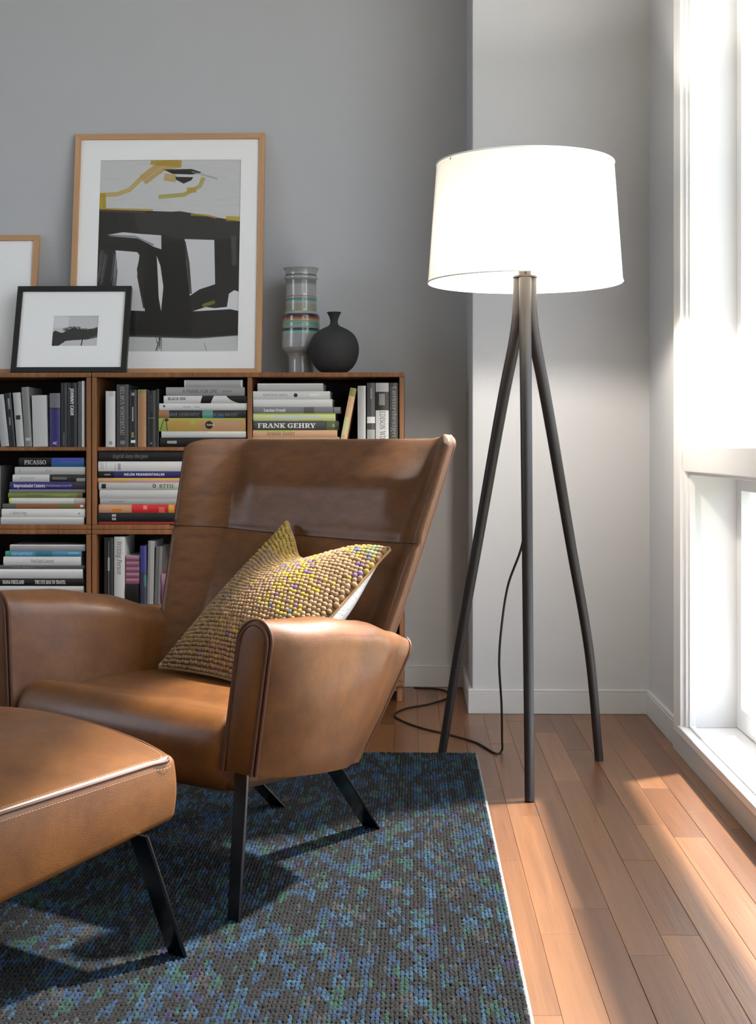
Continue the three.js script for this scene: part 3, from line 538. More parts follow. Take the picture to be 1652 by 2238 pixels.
row(SHELF.r1, 'upright books on the upper left shelf', [
  ['pale grey book leaning left at the left edge of the photo, upper row', 2, 20, 861, { bg: '#a9a8a6', text: [['MODERN', 0.2, 0.5, '#77767', 'sans-serif']] }, 0.11],
  ['black book with pale marks leaning left behind the left picture frames, upper row', 21.5, 34, 858, { bg: '#1b1a1a', blocks: [[0.1, 0.3, '#8a8a88', 0.3, 0.6], [0.45, 0.6, '#7c7c7a', 0.4, 0.7]] }, 0.09],
  ['light grey book with a small black square on its leaning spine', 36.5, 53, 857, { bg: '#b4b2ae', blocks: [[0.42, 0.5, '#222', 0.2, 0.8]] }, 0.075],
  ['medium grey tall book leaning left beside a wide pale book', 54.5, 70, 845, { bg: '#7d7b79', blocks: [[0.85, 0.9, '#b9b7b4', 0.2, 0.8]] }, 0.06],
  ['wide pale grey blank book leaning slightly left, upper left shelf', 72.5, 104.5, 863, { bg: '#bdbcb9' }, 0.03],
  ['indigo book with a grey photo band at the head of its spine', 108.5, 131.5, 859, { bg: '#2f2a63', blocks: [[0, 0.27, '#6d6b70'], [0.27, 0.3, '#222']], text: [['V', 0.9, 0.5, '#c8c8d8', SANS]] }],
  ['tall plain black book standing right of the indigo book', 133.5, 146, 836, { bg: '#1a1918', blocks: [[0.78, 0.98, '#9b9a98', 0.42, 0.5]] }],
  ['tall black book with white JOHNNY CASH lettering down its spine', 147.5, 168, 836, { bg: '#161515', text: [['JOHNNY CASH', 0.09, 0.5, '#eeeeec', SANS, 0.42]] }],
  ['thin dark grey book right of the JOHNNY CASH book', 170, 177, 833, { bg: '#4a4948' }],
  ['thin white book at the right end of the upper left shelf', 178.5, 184.5, 832, { bg: '#d9d8d4' }],
]);
stack(SHELF.r2, 'stacked books on the middle left shelf', [
  ['pale grey book, lowest of the stack on the middle left shelf', 2, 184, 15.5, { bg: '#b7b6b3', blocks: [[0, 1, '#d5d4d0', 0, 0.2]] }],
  ['white book with small grey title on the middle left shelf', 4, 186.5, 18.5, { bg: '#d4d3cf', text: [['L. Moholy Nagy', 0.1, 0.5, '#55524f', 'serif', 0.2], ['v', 0.92, 0.4, '#333', SANS]] }],
  ['copper brown thin book with grey end, middle left shelf', 6, 186.5, 11, { bg: '#8a5a38', blocks: [[0, 0.16, '#5b5653'], [0.68, 0.86, '#6a6a38'], [0.94, 0.98, '#d9c6ae', 0.2, 0.7]] }],
  ['white book with lime green end above a copper spine', 20, 186.5, 12.5, { bg: '#cfcecb', blocks: [[0, 0.03, '#b7c95c'], [0.85, 1, '#b2b0ad']] }],
  ['olive green book with dark lettering, middle left shelf', 18, 180, 11, { bg: '#74823f', text: [['Paul Klee', 0.24, 0.5, '#3c4522', 'serif', 0.25], ['Catalogue', 0.62, 0.5, '#9aa860', 'serif', 0.2]], blocks: [[0.93, 1, '#7a5a34']] }],
  ['thin slate grey book above the olive green one', 20, 186.5, 7.5, { bg: '#77767a' }],
  ['purple book with white Impressionist Camera title', 22, 186.5, 16.5, { bg: '#34316e', blocks: [[0.83, 1, '#37363c']], text: [['Impressionist Camera', 0.05, 0.62, '#f0eff4', SER, 0.42], ['Pictorial photography in Europe 1888', 0.48, 0.34, '#c2c0d8', 'serif', 0.34]] }],
  ['white book with a black photo panel on the right half of its spine', 28, 186.5, 16, { bg: '#c9c8c5', blocks: [[0.51, 1, '#2a2928'], [0.55, 0.75, '#6b6a68', 0.35, 0.7], [0.88, 1, '#9f9d9a', 0.5, 0.95]], text: [['photographs', 0.1, 0.45, '#8a8886', 'serif', 0.2]] }],
  ['light grey book directly under the PICASSO book', 33, 186.5, 16.5, { bg: '#b9b8b5', text: [['I', 0.06, 0.7, '#777', 'serif'], ['Klaus', 0.43, 0.5, '#8b8986', 'serif', 0.09]] }],
  ['black and blue book with white PICASSO title, topmost of its stack', 42, 184, 20, { bg: '#171615', blocks: [[0.5, 1, '#33608f'], [0.5, 0.96, '#4a41a0', 0, 0.38], [0.5, 0.62, '#2f49a0', 0, 0.5]], text: [['PICASSO', 0.08, 0.62, '#e9e8e6', 'serif', 0.34]] }],
]);
row(SHELF.r2, 'upright books on the middle left shelf', [['tall grey book standing left of the PICASSO stack', -18, 1, 1018, { bg: '#7d7b78', in: 0.03 }]]);
stack(SHELF.r3, 'stacked books on the lower left shelf', [
  ['thick tan book lowest in the lower left stack', -2, 184, 29, { bg: '#a88a66' }],
  ['white book under the DIANA VREELAND book, lower left shelf', -2, 183, 10, { bg: '#cbcac6' }],
  ['black book with white DIANA VREELAND THE EYE HAS TO TRAVEL lettering', -4, 183.5, 16.5, { bg: '#151414', text: [['DIANA VREELAND', 0.055, 0.66, '#f0f0ee', SER, 0.25], ['THE EYE HAS TO TRAVEL', 0.43, 0.66, '#f0f0ee', SER, 0.36], ['\u25C0', 0.9, 0.6, '#f0f0ee', 'sans-serif']] }],
  ['thick white book above the DIANA VREELAND book', -2, 181, 20.5, { bg: '#c9c8c6', blocks: [[0, 1, '#dcdbd8', 0, 0.25]], text: [['', 0, 0.5, '#000']] }],
  ['dark grey thin book in the lower left stack', -2, 185, 8, { bg: '#56555a', text: [['Photo Bienal', 0.15, 0.6, '#8e8d90', 'serif', 0.25]] }],
  ['white book with black script title under the blue book', 8, 177, 19, { bg: '#cdccca', text: [['Yves Saint Laurent', 0.35, 0.55, '#2f2d2b', ITAL, 0.3]] }],
  ['sky blue and teal book in the lower left stack', 12, 178, 12, { bg: '#4a86a8', blocks: [[0, 0.08, '#3f8a78'], [0.4, 0.62, '#2d7184'], [0.83, 0.97, '#72aac6', 0.2, 0.5]], text: [['ANTARTIKES', 0.08, 0.7, '#8fc0dc', SANS, 0.28]] }],
  ['grey book, topmost of the lower left stack', 22, 186.5, 14, { bg: '#99989a', blocks: [[0, 1, '#c9c8c6', 0, 0.18]] }],
]);
// middle column, upper shelf
row(SHELF.r1, 'upright books on the upper middle shelf', [
  ['slim white book, first upright book right of the wooden divider', 231, 251.5, 854.5, { bg: '#c9c8c5', blocks: [[0, 0.1, '#b5b4b1', 0.1, 0.6], [0.9, 0.96, '#8e8d8a', 0.3, 0.6]] }],
  ['charcoal book with tall pale capitals running down its spine', 255, 281, 840, { bg: '#3f3d3c', text: [['HELMUS WINTERSTAU', 0.03, 0.5, '#b2b0ad', 'serif', 0.78]], blocks: [[0.9, 0.96, '#7a7876', 0.3, 0.7]] }],
  ['black book with white flecks beside the charcoal book', 283, 299, 852, { bg: '#1b1a19', blocks: [[0.05, 0.1, '#9a9896', 0.3, 0.7], [0.3, 0.55, '#b0aeab', 0.45, 0.6], [0.74, 0.84, '#8b8f3c', 0.4, 0.7], [0.88, 0.93, '#ddd', 0.2, 0.8]] }],
  ['tan spined book with olive head between black books', 301, 319.5, 851, { bg: '#a87a52', blocks: [[0, 0.06, '#7d8444']] }],
  ['black book with faint grey lettering right of the tan book', 322, 340, 853, { bg: '#1f1d1c', text: [['M O N O', 0.08, 0.3, '#6a6866', 'sans-serif', 0.3], ['v', 0.92, 0.4, '#bbb', SANS]], blocks: [[0.48, 0.5, '#5d5b59', 0.1, 0.9]] }],
  ['narrow plain black book beside the stack with A FRAME FOR LIFE', 341, 347, 850, { bg: '#232120' }],
]);
stack(SHELF.r1, 'stacked books on the upper middle shelf', [
  ['black book with small white capitals, lowest of the upper middle stack', 350, 538, 20.5, { bg: '#1a1918', text: [['KOXEX', 0.085, 0.42, '#e8e8e6', SANS, 0.11]] }],
  ['white book with a thin coloured edge under the yellow book', 353, 538, 13.5, { bg: '#c3c2bf', blocks: [[0.55, 1, '#d9d6c0', 0, 0.3]] }],
  ['thick yellow and tan book with a round black emblem', 347, 537, 29, { bg: '#b4934c', blocks: [[0, 0.1, '#93a24a'], [0.1, 0.98, '#a3aa4a', 0, 0.14], [0.5, 0.98, '#b58c6c', 0.18, 0.96], [0.36, 0.42, '#9fae50', 0.25, 0.5]], draw: (g, l, t) => { g.fillStyle = '#20240f'; g.beginPath(); g.arc(l * 0.58, t * 0.52, t * 0.3, 0, 7); g.fill(); g.strokeStyle = '#1d2410'; g.lineWidth = t * 0.05; g.beginPath(); g.moveTo(l * 0.02, t * 0.9); g.lineTo(l * 0.06, t * 0.1); g.moveTo(l * 0.1, t * 0.95); g.lineTo(l * 0.085, t * 0.2); g.stroke(); g.fillStyle = '#2a3212'; g.beginPath(); g.ellipse(l * 0.09, t * 0.14, l * 0.025, t * 0.12, 0, 0, 7); g.fill(); }, text: [['fashion', 0.553, 0.16, '#e5e2d0', SANS]] }],
  ['dark book with grey LEIBOVITZ AMERICAN MUSIC lettering and teal panel', 347, 538, 17, { bg: '#2b2a2e', blocks: [[0, 0.12, '#a0714c'], [0.5, 0.62, '#4f9384'], [0.62, 0.75, '#1f4f7c', 0.65, 1]], text: [['ANNIE LEIBOVITZ  AMERICAN MUSIC', 0.07, 0.6, '#8f8d92', 'sans-serif', 0.84, 0.55]] }],
  ['white book with a small black heart shape at its left end', 348, 540, 15, { bg: '#d2d1ce', draw: (g, l, t) => { g.fillStyle = '#222'; g.beginPath(); g.moveTo(l * 0.04, t * 0.3); g.lineTo(l * 0.075, t * 0.3); g.lineTo(l * 0.058, t * 0.65); g.fill(); }, blocks: [[0.27, 0.36, '#a9a8a5', 0.45, 0.6], [0.4, 0.46, '#a9a8a5', 0.45, 0.6]] }],
  ['white BLACK INK book with black abstract shapes on its spine', 358, 538, 16.5, { bg: '#d0cfcc', draw: (g, l, t) => { g.fillStyle = '#1b1a19'; g.beginPath(); g.moveTo(l * 0.47, 0); g.lineTo(l * 0.61, 0); g.lineTo(l * 0.57, t); g.lineTo(l * 0.445, t); g.fill(); g.beginPath(); g.moveTo(l * 0.76, 0); g.lineTo(l, 0); g.lineTo(l, t); g.lineTo(l * 0.92, t); g.quadraticCurveTo(l * 0.8, t * 0.7, l * 0.76, 0); g.fill(); }, text: [['BLACK INK', 0.05, 0.5, '#191817', SANS, 0.22, 0.4]] }],
  ['grey book with dark A FRAME FOR LIFE lettering', 363, 535, 18.5, { bg: '#979694', text: [['A FRAME FOR LIFE', 0.21, 0.55, '#3b3938', 'sans-serif', 0.44]], blocks: [[0.72, 0.84, '#7f7e7c', 0.4, 0.6]] }],
  ['small grey blank book, topmost of the upper middle stack', 403, 530, 15.5, { bg: '#a7a6a4', blocks: [[0, 0.02, '#d0cfcc'], [0.97, 1, '#d0cfcc']] }],
]);
// right column, upper shelf
stack(SHELF.r1, 'stacked books on the upper right shelf', [
  ['plain sand coloured book at the foot of the upper right stack', 552, 742, 21.5, { bg: '#a98a6a' }],
  ['peach tan book with brown Arshile Gorky title', 553, 737, 15, { bg: '#c79d7a', blocks: [[0.05, 0.48, '#a7ac5a', 0, 0.25]], text: [['Arshile Gorky', 0.16, 0.7, '#4d3626', 'serif', 0.34]] }],
  ['dark green book with large white FRANK GEHRY capitals', 553.5, 740, 20, { bg: '#3c4030', blocks: [[0.02, 0.84, '#474649', 0, 0.85], [0.86, 0.96, '#55603a']], text: [['FRANK GEHRY', 0.05, 0.74, '#e6e5e4', SER, 0.68], ['A', 0.92, 0.5, '#c8c6a8', 'serif']] }],
  ['pale lime green book above the FRANK GEHRY book', 553.5, 733, 16.5, { bg: '#c2cc94', blocks: [[0.02, 1, '#a3b840', 0, 0.18], [0.25, 0.8, '#c0bed0', 0.3, 0.6], [0.55, 0.85, '#b5c44a', 0.85, 1]] }],
  ['slate grey book with small white Freud lettering', 553.5, 744, 13.5, { bg: '#77767c', text: [['Lucian Freud', 0.12, 0.66, '#e2e1e6', SER, 0.25]], blocks: [[0.58, 0.7, '#55554f', 0, 1], [0.915, 0.925, '#333']] }],
  ['white blank book third from the top of the upper right stack', 553.5, 726, 17, { bg: '#d3d2cf' }],
  ['white book with tiny title and round black emblem', 553, 721, 17.5, { bg: '#cfcecb', text: [['KAPOOR DAYS', 0.13, 0.42, '#6a6866', 'sans-serif', 0.32]], draw: (g, l, t) => { g.fillStyle = '#2b2a29'; g.beginPath(); g.arc(l * 0.555, t * 0.5, t * 0.25, 0, 7); g.fill(); } , blocks: [[0.74, 0.86, '#dedddA', 0.3, 0.6]] }],
  ['small light grey book, topmost of the upper right stack', 563, 706, 17, { bg: '#b9b8b6', blocks: [[0, 1, '#d8d7d4', 0, 0.15]] }],
]);
row(SHELF.r1, 'upright books on the upper right shelf', [
  ['tan and pale green book leaning against upright books under the round vase', 741, 755, 847, { bg: '#cfa67f', blocks: [[0, 0.14, '#8d8a48'], [0.5, 0.8, '#c3c795', 0.3, 1]] }, -0.19],
  ['light grey upright book right of the leaning tan book', 781.5, 799, 843.5, { bg: '#a6a5a3', blocks: [[0, 1, '#c6c5c2', 0, 0.2]] }],
  ['dark grey upright book with two white bands', 802, 819.5, 837, { bg: '#454443', blocks: [[0.53, 0.63, '#d9d8d5'], [0.73, 1, '#a3a29f'], [0.08, 0.25, '#8b8a88', 0.4, 0.55]] }],
  ['white upright book with a black portrait photo panel', 821, 849.5, 837, { bg: '#cfcecb', blocks: [[0, 0.14, '#a9a8a5'], [0.14, 0.43, '#232221'], [0.17, 0.35, '#7d7c79', 0.3, 0.75]], text: [['EDISON WILK', 0.44, 0.55, '#2b2a29', 'serif', 0.52]] }],
  ['dark grey book with pale lettering at the right end of the shelf', 851.5, 870, 837, { bg: '#484745', text: [['Leisurdesign', 0.05, 0.7, '#8d8c89', 'sans-serif', 0.8]] }],
]);
// middle column, second shelf
stack(SHELF.r2, 'stacked books on the second middle shelf', [
  ['red bound book, lowest of the stack left of the armchair back', 215, 425, 5.5, { bg: '#8e2a22' }],
  ['black book with a small white block of letters', 215, 425, 20, { bg: '#191a18', blocks: [[0.14, 0.19, '#0d0d0d']], text: [['XOX', 0.142, 0.36, '#f2f2f0', SANS, 0.045, 0.3], ['XOX', 0.142, 0.36, '#f2f2f0', SANS, 0.045, 0.7]] }],
  ['peach book with bright red brush pattern', 216, 428, 18, { bg: '#c09270', blocks: [[0.34, 0.9, '#c22a2c'], [0.46, 0.5, '#e07a6a', 0.1, 0.6], [0.62, 0.68, '#d9615a', 0.3, 1], [0.72, 0.78, '#c99a3a'], [0.14, 0.24, '#cf7a34', 0.5, 0.9]] }],
  ['grey book between a red patterned and a pale book', 219, 427, 13, { bg: '#a4a3a2', blocks: [[0.1, 0.25, '#8a8988', 0.4, 0.6]] }],
  ['pale grey blank book in the second shelf stack', 218, 427, 18.5, { bg: '#bebdbb' }],
  ['light grey book with a black square and green yellow letters', 216, 429, 16.5, { bg: '#b4b3b0', blocks: [[0.03, 0.075, '#1c1b1a', 0.2, 0.8]], text: [['O', 0.55, 0.7, '#22221f', SANS], ['RTTO', 0.62, 0.72, '#5f6b2c', SANS, 0.15]] }],
  ['thin tan book with pink and yellow stripes', 214, 426, 9.5, { bg: '#c99c6c', blocks: [[0.15, 1, '#d8b23c', 0, 0.3], [0.3, 1, '#d79cb8', 0.55, 0.85]] }],
  ['indigo book with white HELEN FRANKENTHALER lettering', 216, 428, 14.5, { bg: '#2c2860', blocks: [[0, 0.16, '#1b1a1e'], [0.06, 0.12, '#8d8c96', 0.4, 0.6]], text: [['HELEN FRANKENTHALER', 0.26, 0.5, '#ecebf2', SANS, 0.42]] }],
  ['white book with grey stripes under the black script book', 215, 429, 21.5, { bg: '#d2d1ce', blocks: [[0.03, 0.035, '#888', 0.1, 0.8], [0.05, 0.055, '#888', 0.2, 0.8], [0.08, 0.085, '#888', 0.1, 0.7], [0.17, 0.175, '#888', 0.2, 0.9], [0.2, 0.23, '#999', 0.2, 0.9]] }],
  ['black book with grey handwritten title, topmost of the second shelf stack', 216, 430, 22.5, { bg: '#1b1a19', text: [['Ingrid Amy Bergen', 0.14, 0.5, '#8c8a87', ITAL, 0.36]] }],
]);
// middle column, third shelf
row(SHELF.r3, 'upright books on the third middle shelf', [
  ['tall black book with a thin white line, first on the third shelf', 228, 247.5, 1176, { bg: '#1b1a1a', blocks: [[0.05, 0.95, '#8b8a88', 0.45, 0.5], [0.3, 0.5, '#a3a29f', 0.38, 0.58]] }],
  ['tall white book with black handwritten title on the third shelf', 249.5, 273, 1174, { bg: '#c2c1be', text: [['Writing Person', 0.06, 0.62, '#232221', ITAL, 0.5]] }],
  ['slim book with indigo upper half and dark lower half', 306, 320, 1194, { bg: '#34324a', blocks: [[0, 0.45, '#39357e'], [0.5, 0.7, '#2e6a58', 0, 0.4]] }, 0],
  ['grey book leaning right on the third shelf', 321, 335, 1183, { bg: '#8f8e8c', blocks: [[0, 1, '#a8a7a5', 0.4, 0.5]] }, -0.02],
  ['darker grey book next to the armchair back, third shelf', 337, 351, 1195, { bg: '#6b6a69', blocks: [[0, 1, '#454443', 0.45, 0.52]] }, -0.03],
]);
stack(SHELF.r3, 'booklets piled on the third middle shelf', [
  ['thick black box lying under striped paperbacks', 275, 303, 44, { bg: '#121110', B: 0.2 }],
  ...[['maroon', '#7c4058'], ['pink grey', '#9a7484'], ['pale grey', '#b5b4b2'], ['orange tan', '#b88a4a'], ['brown', '#8a5c3c'], ['light grey', '#c5c4c1'], ['mid grey', '#8c8b8a'], ['rose', '#9c5f78'], ['plum', '#7a4a62'], ['white', '#cfcecb']].map(([w, c], i) => [`thin ${w} booklet in the striped pile, ${['lowest', 'second', 'third', 'fourth', 'fifth', 'sixth', 'seventh', 'eighth', 'ninth', 'topmost'][i]}`, 275, 304, 6, { bg: c, soft: true, B: 0.18 }]),
]);
stack(SHELF.r3, 'boxes beside the armchair back', [
  ['light grey box lying beside the left edge of the armchair back', 353, 395, 41, { bg: '#b1b0ae' }],
  ['white and red small box beside the armchair back, third shelf', 353, 392, 26, { bg: '#c22a2e', blocks: [[0, 0.16, '#d6d4c8']] }],
]);
ATLAS.t.needsUpdate = true;

// ------------------------------------------------------------------ pictures leaning on the wall
function picture(name, label, x, yBase, zBase, w, h, tilt, fw, frameMat, mats, art) {
  const p = thing(name, label, 'picture', [x, yBase + 0.0225 * Math.sin(tilt), zBase], 0, 'pictures leaning on the bookcase'); p.rotation.x = -tilt;
  const d = 0.022, X = w / 2;
  // mitred bars
  const barGeo = (len, k) => { const s = new THREE.Shape([new THREE.Vector2(-len / 2, 0), new THREE.Vector2(len / 2, 0), new THREE.Vector2(len / 2 - fw, fw), new THREE.Vector2(-len / 2 + fw, fw)]); return new THREE.ExtrudeGeometry(s, { depth: d - 0.002, bevelEnabled: true, bevelSize: 0.0008, bevelThickness: 0.001, bevelSegments: 1, bevelOffset: -0.0008 }).translate(0, 0, -d + 0.001); };
  const bars = [barGeo(w).clone(), barGeo(w).rotateZ(Math.PI).translate(0, h, 0), barGeo(h).rotateZ(Math.PI / 2).translate(X, h / 2, 0), barGeo(h).rotateZ(-Math.PI / 2).translate(-X, h / 2, 0)];
  bars.forEach((b) => { const u = b.attributes.uv; for (let i = 0; i < u.count; i++) u.setXY(i, u.getY(i), u.getX(i)); mesh('frame_bar', b, frameMat, p); });
  mesh('backing', boxL(-X + fw * 0.5, X - fw * 0.5, fw * 0.5, h - fw * 0.5, -d + 0.002, -0.012, 0.0005), std({ color: 0x8a7a66, roughness: 1 }), p);
  // mat board with a cut window
  const s = new THREE.Shape([new THREE.Vector2(-X + fw, fw), new THREE.Vector2(X - fw, fw), new THREE.Vector2(X - fw, h - fw), new THREE.Vector2(-X + fw, h - fw)]);
  const [a0, a1, b0, b1] = art.rect; s.holes.push(new THREE.Path([new THREE.Vector2(a0, b0), new THREE.Vector2(a0, b1), new THREE.Vector2(a1, b1), new THREE.Vector2(a1, b0)]));
  mesh('mat_board', new THREE.ExtrudeGeometry(s, { depth: 0.0025, bevelEnabled: false }).translate(0, 0, -0.0105), std({ color: 0xf1f0ee, roughness: 0.9 }), p);
  mesh('print', new THREE.PlaneGeometry(a1 - a0 + 0.01, b1 - b0 + 0.01).translate((a0 + a1) / 2, (b0 + b1) / 2, -0.0112), std({ map: art.tex, roughness: 0.85 }), p);
  mesh('glazing', new THREE.PlaneGeometry(w - 2 * fw, h - 2 * fw).translate(0, h / 2, -0.006), glassPane, p);
  return p;
}
const ST = SHELF.top + 0.0005;
const brush = (g, pts, width, color) => { // a dry brush stroke: many thin lines
  for (let k = 0; k < 26; k++) { const o = (k / 25 - 0.5) * width; g.strokeStyle = color; g.globalAlpha = rr(0.6, 1); g.lineWidth = width / 18 * rr(0.6, 1.4); g.beginPath(); pts.forEach(([x, y], i) => { const q = pts[Math.min(i + 1, pts.length - 1)], r = pts[Math.max(i - 1, 0)], dx = q[0] - r[0], dy = q[1] - r[1], l = Math.hypot(dx, dy) || 1, X = x - dy / l * o + rr(-1, 1), Y = y + dx / l * o + rr(-1, 1); if (i) g.lineTo(X, Y); else g.moveTo(X, Y); }); g.stroke(); } g.globalAlpha = 1;
};
const poly = (g, c, pts) => { g.fillStyle = c; g.beginPath(); pts.forEach(([x, y], i) => (i ? g.lineTo(x, y) : g.moveTo(x, y))); g.closePath(); g.fill(); };
// abstract sheet, drawn in the photograph's crop units (835 x 1115) from its upper left corner
const abstractTex = canvasTex(835, 1115, (g) => {
  g.fillStyle = '#c6c5c4'; g.fillRect(0, 0, 835, 1115);
  for (let i = 0; i < 260; i++) { g.fillStyle = rnd() < 0.5 ? '#cfcecd' : '#bdbcbb'; g.globalAlpha = 0.3; g.fillRect(rr(0, 835), rr(0, 330), rr(20, 120), rr(2, 8)); } g.globalAlpha = 1;
  const oc = '#a88a1f', tan = '#b8975a';
  brush(g, [[470, 20], [370, 40], [300, 90], [255, 125]], 60, tan); brush(g, [[300, 15], [480, 30]], 40, oc); brush(g, [[250, 110], [180, 180], [110, 205], [10, 210]], 24, '#b99b45');
  brush(g, [[20, 200], [25, 290]], 44, '#a5880f'); brush(g, [[10, 290], [320, 300]], 14, oc); brush(g, [[350, 222], [500, 210], [590, 160], [610, 110]], 24, '#a29b4a'); brush(g, [[380, 105], [450, 115]], 40, '#bb9a52'); brush(g, [[515, 185], [570, 180]], 30, '#b3922a');
  poly(g, '#1c1b1b', [[375, 62], [540, 60], [600, 80], [545, 92], [430, 88]]); poly(g, '#222', [[445, 105], [550, 108], [540, 125], [495, 145], [450, 122]]); brush(g, [[540, 75], [690, 118]], 8, '#8b8a89');
  // the black mass
  poly(g, '#1d1c1c', [[0, 292], [200, 300], [440, 308], [640, 335], [835, 365], [835, 1010], [700, 1022], [560, 1025], [380, 1018], [200, 1014], [0, 1012]]);
  poly(g, '#2e2d2d', [[210, 320], [480, 305], [700, 345], [835, 372], [835, 465], [520, 472], [380, 440], [240, 430]]);
  poly(g, '#0e0d0d', [[280, 500], [520, 470], [560, 900], [560, 1010], [240, 1012], [280, 800]]);
  brush(g, [[540, 325], [640, 330], [690, 345]], 12, '#a88a1f'); brush(g, [[745, 348], [835, 352]], 26, '#b3961c'); brush(g, [[0, 298], [280, 310]], 12, '#5d3a28');
  // white windows in the black
  poly(g, '#cbcaca', [[110, 530], [235, 540], [252, 562], [236, 640], [246, 700], [270, 790], [290, 878], [120, 870], [104, 760]]);
  poly(g, '#cdcccc', [[508, 466], [680, 472], [690, 726], [600, 755], [545, 792], [532, 700], [520, 600]]);
  poly(g, '#c9c8c8', [[60, 440], [150, 425], [260, 436], [372, 444], [375, 525], [330, 510], [240, 462], [120, 452]]); poly(g, '#d2d1d1', [[348, 560], [372, 620], [392, 740], [382, 880], [366, 800], [358, 680]]);
  poly(g, '#d6d5d5', [[560, 880], [640, 855], [690, 862], [760, 855], [770, 780], [800, 760], [835, 770], [835, 880], [780, 868], [640, 876]]); brush(g, [[620, 850], [690, 825]], 20, '#8a8f2a'); brush(g, [[790, 450], [800, 620]], 30, '#4b4a4a');
  brush(g, [[505, 480], [530, 600], [548, 780]], 16, '#151414'); brush(g, [[255, 560], [245, 680], [285, 860]], 14, '#141313'); brush(g, [[100, 540], [112, 650], [106, 760]], 22, '#2a2929'); brush(g, [[70, 445], [220, 452], [330, 500]], 12, '#6d6c6c'); brush(g, [[0, 1008], [300, 1016], [600, 1024], [835, 1008]], 18, '#161515');
  for (const [x, k] of [[20, 8], [100, 6]]) for (let i = 0; i < k; i++) { g.strokeStyle = '#b9b8b8'; g.lineWidth = rr(1, 3); g.globalAlpha = 0.6; g.beginPath(); g.moveTo(x + i * 6, rr(520, 560)); g.lineTo(x + i * 4 - 10, rr(680, 760)); g.stroke(); } g.globalAlpha = 1;
  for (let i = 0; i < 9; i++) { g.strokeStyle = '#2b2a2a'; g.lineWidth = rr(1, 3); g.beginPath(); g.moveTo(rr(345, 390), 1020); g.lineTo(rr(345, 390), rr(1070, 1112)); g.stroke(); }
  g.beginPath(); g.moveTo(635, 1060); g.lineTo(650, 1110); g.stroke();
});
{
  const D = 4.93, x0 = WX(147, D), x1 = WX(571, D), w = x1 - x0, h = 0.876, a = (px) => (px - 147) / 424 * w - w / 2;
  picture('picture_frame', 'large oak framed abstract painting in black and yellow leaning on the wall', (x0 + x1) / 2, ST, -D + 0.0, w, h, 0.138, 0.021, paleOak, 0, { rect: [-w / 2 + 0.092, w / 2 - 0.085, 0.083, h - 0.096], tex: abstractTex });
  const D2 = 4.85, y0 = WX(22, D2), y1 = WX(275, D2), w2 = y1 - y0, h2 = 0.322;
  const photoTex = canvasTex(260, 175, (g) => { g.fillStyle = '#c4c3c3'; g.fillRect(0, 0, 260, 175); g.fillStyle = '#d6d5d5'; g.fillRect(0, 0, 90, 70); for (let i = 0; i < 400; i++) { const x = rr(0, 260), yy = 85 + 25 * Math.sin(x * 0.04) * 0.3 + rr(-18, 34) - (x < 60 ? -20 : 0); g.fillStyle = rnd() < 0.75 ? '#2c2b2b' : '#555'; g.globalAlpha = 0.6; g.fillRect(x, yy, rr(4, 18), rr(3, 9)); } g.globalAlpha = 1; poly(g, '#262525', [[60, 100], [110, 70], [160, 78], [230, 84], [258, 76], [258, 104], [200, 132], [120, 136], [80, 140], [40, 168], [0, 170], [0, 100], [20, 84]]); g.strokeStyle = '#222'; g.lineWidth = 6; g.beginPath(); g.moveTo(172, 130); g.lineTo(166, 168); g.stroke(); });
  picture('picture_frame', 'small black framed landscape photo with wide white mat, front picture on the bookcase', (y0 + y1) / 2, ST, -D2, w2, h2, 0.30, 0.019, blackWood, 0, { rect: [-w2 / 2 + 0.134, -w2 / 2 + 0.134 + 0.157, 0.1, 0.212], tex: photoTex });
  const D3 = 4.945, z1 = WX(69, D3), w3 = 0.42, h3 = 0.515;
  picture('picture_frame', 'oak framed white print cut by the left edge of the photo, behind the black frame', z1 - w3 / 2, ST, -D3, w3, h3, 0.2, 0.02, paleOak, 0, { rect: [-0.11, 0.06, 0.14, 0.36], tex: canvasTex(64, 64, (g) => { g.fillStyle = '#b9b8b6'; g.fillRect(0, 0, 64, 64); g.fillStyle = '#55524f'; g.fillRect(10, 24, 40, 24); }) });
}
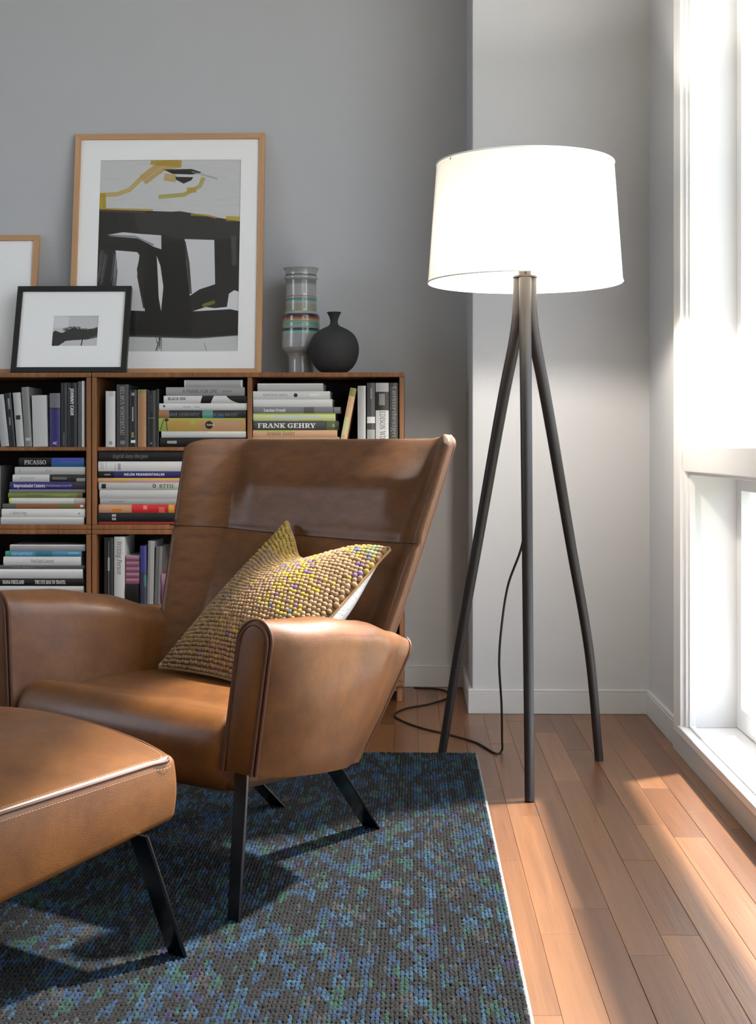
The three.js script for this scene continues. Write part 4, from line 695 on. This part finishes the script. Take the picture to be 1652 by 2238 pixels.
// ------------------------------------------------------------------ vases
{
  const k = 4.94 / F, prof = [[583, 39], [584.5, 39.5], [588, 37], [594, 34.5], [600, 34.5], [604, 36.5], [607, 36.5], [611, 33.5], [640, 33], [646, 33.5], [648, 34.5], [651, 34.5], [655, 33.8], [678, 34.5], [684, 38], [689, 40.5], [700, 40.5], [702, 39.8], [704, 40.6], [712, 40.8], [714, 40], [716, 41], [728, 41.2], [736, 41.5], [748, 42.5], [758, 42], [765, 38], [771, 31], [777, 28], [784, 27], [817, 27.5]];
  const cur = []; for (let i = 0; i < prof.length - 1; i++) for (let j = 0; j < 5; j++) { const t = j / 5; cur.push([lerp(prof[i][0], prof[i + 1][0], t), lerp(prof[i][1], prof[i + 1][1], t)]); } cur.push(prof[prof.length - 1]);
  const v = thing('vase', 'tall grey glazed vase with coloured stripes and narrow foot', 'vase', [WX(658, 4.94), ST, -4.94]);
  const pts = cur.map(([py, r]) => new THREE.Vector2(r * k, (817 - py) * k)).reverse(), inner = [...pts].reverse().filter((p) => p.y > 0.05 || p.x > 0).map((p) => new THREE.Vector2(Math.max(p.x - 0.004, 0.001), Math.max(p.y, 0.006)));
  const g = new THREE.LatheGeometry([new THREE.Vector2(0.0001, 0), ...pts, ...inner, new THREE.Vector2(0.0001, 0.006)], 56), pos = g.attributes.position, col = new Float32Array(pos.count * 3);
  const band = (py) => py > 684 && py < 692 ? [0.03, 0.03, 0.03] : py >= 692 && py < 696 ? [0.34, 0.07, 0.05] : py >= 696 && py < 703 ? [0.34, 0.3, 0.16] : py >= 703 && py < 710 ? [0.12, 0.33, 0.26] : py >= 716 && py < 722 ? [0.02, 0.07, 0.05] : py >= 722 && py < 728 ? [0.25, 0.42, 0.36] : py > 645 && py < 648 ? [0.35, 0.12, 0.18] : py > 650 && py < 655 ? [0.1, 0.26, 0.2] : py > 598 && py < 602 ? [0.12, 0.12, 0.12] : py > 610 && py < 617 ? [0.17, 0.17, 0.16] : py > 664 && py < 680 ? [0.27, 0.27, 0.22] : [0.33, 0.33, 0.32];
  for (let i = 0; i < pos.count; i++) col.set(band(817 - pos.getY(i) / k), i * 3);
  g.setAttribute('color', new THREE.BufferAttribute(col, 3)); v.add(Object.assign(new THREE.Mesh(g, phys({ vertexColors: true, roughness: 0.18, clearcoat: 0.6, clearcoatRoughness: 0.08, side: THREE.DoubleSide })), { name: 'vase_body', castShadow: true, receiveShadow: true }));
  const D = 4.842, k2 = D / F, p2 = [[0.1, 0], [22, 0], [27, 2], [40, 12], [50, 28], [54.5, 48], [53, 66], [46, 82], [36, 92], [24, 99], [14, 103.5], [9.5, 108], [8.2, 113], [9, 119], [12, 127], [16, 134], [14.5, 134.6], [10, 126], [7, 116], [7, 108]];
  const dv = thing('vase', 'round matte charcoal vase with short flared neck', 'vase', [WX(730, D), ST, -D]);
  const cv = new THREE.SplineCurve(p2.slice(2, 16).map(([r, h]) => new THREE.Vector2(r * k2, h * k2))).getPoints(60);
  mesh('vase_body', new THREE.LatheGeometry([new THREE.Vector2(0.0001, 0), new THREE.Vector2(22 * k2, 0), ...cv, ...p2.slice(16).map(([r, h]) => new THREE.Vector2(r * k2, h * k2))], 64), std({ color: 0x2f2e2e, roughness: 0.75, bumpMap: rollerBump, bumpScale: 0.0006, side: THREE.DoubleSide }), dv);
}
renderer.render(scene, camera);
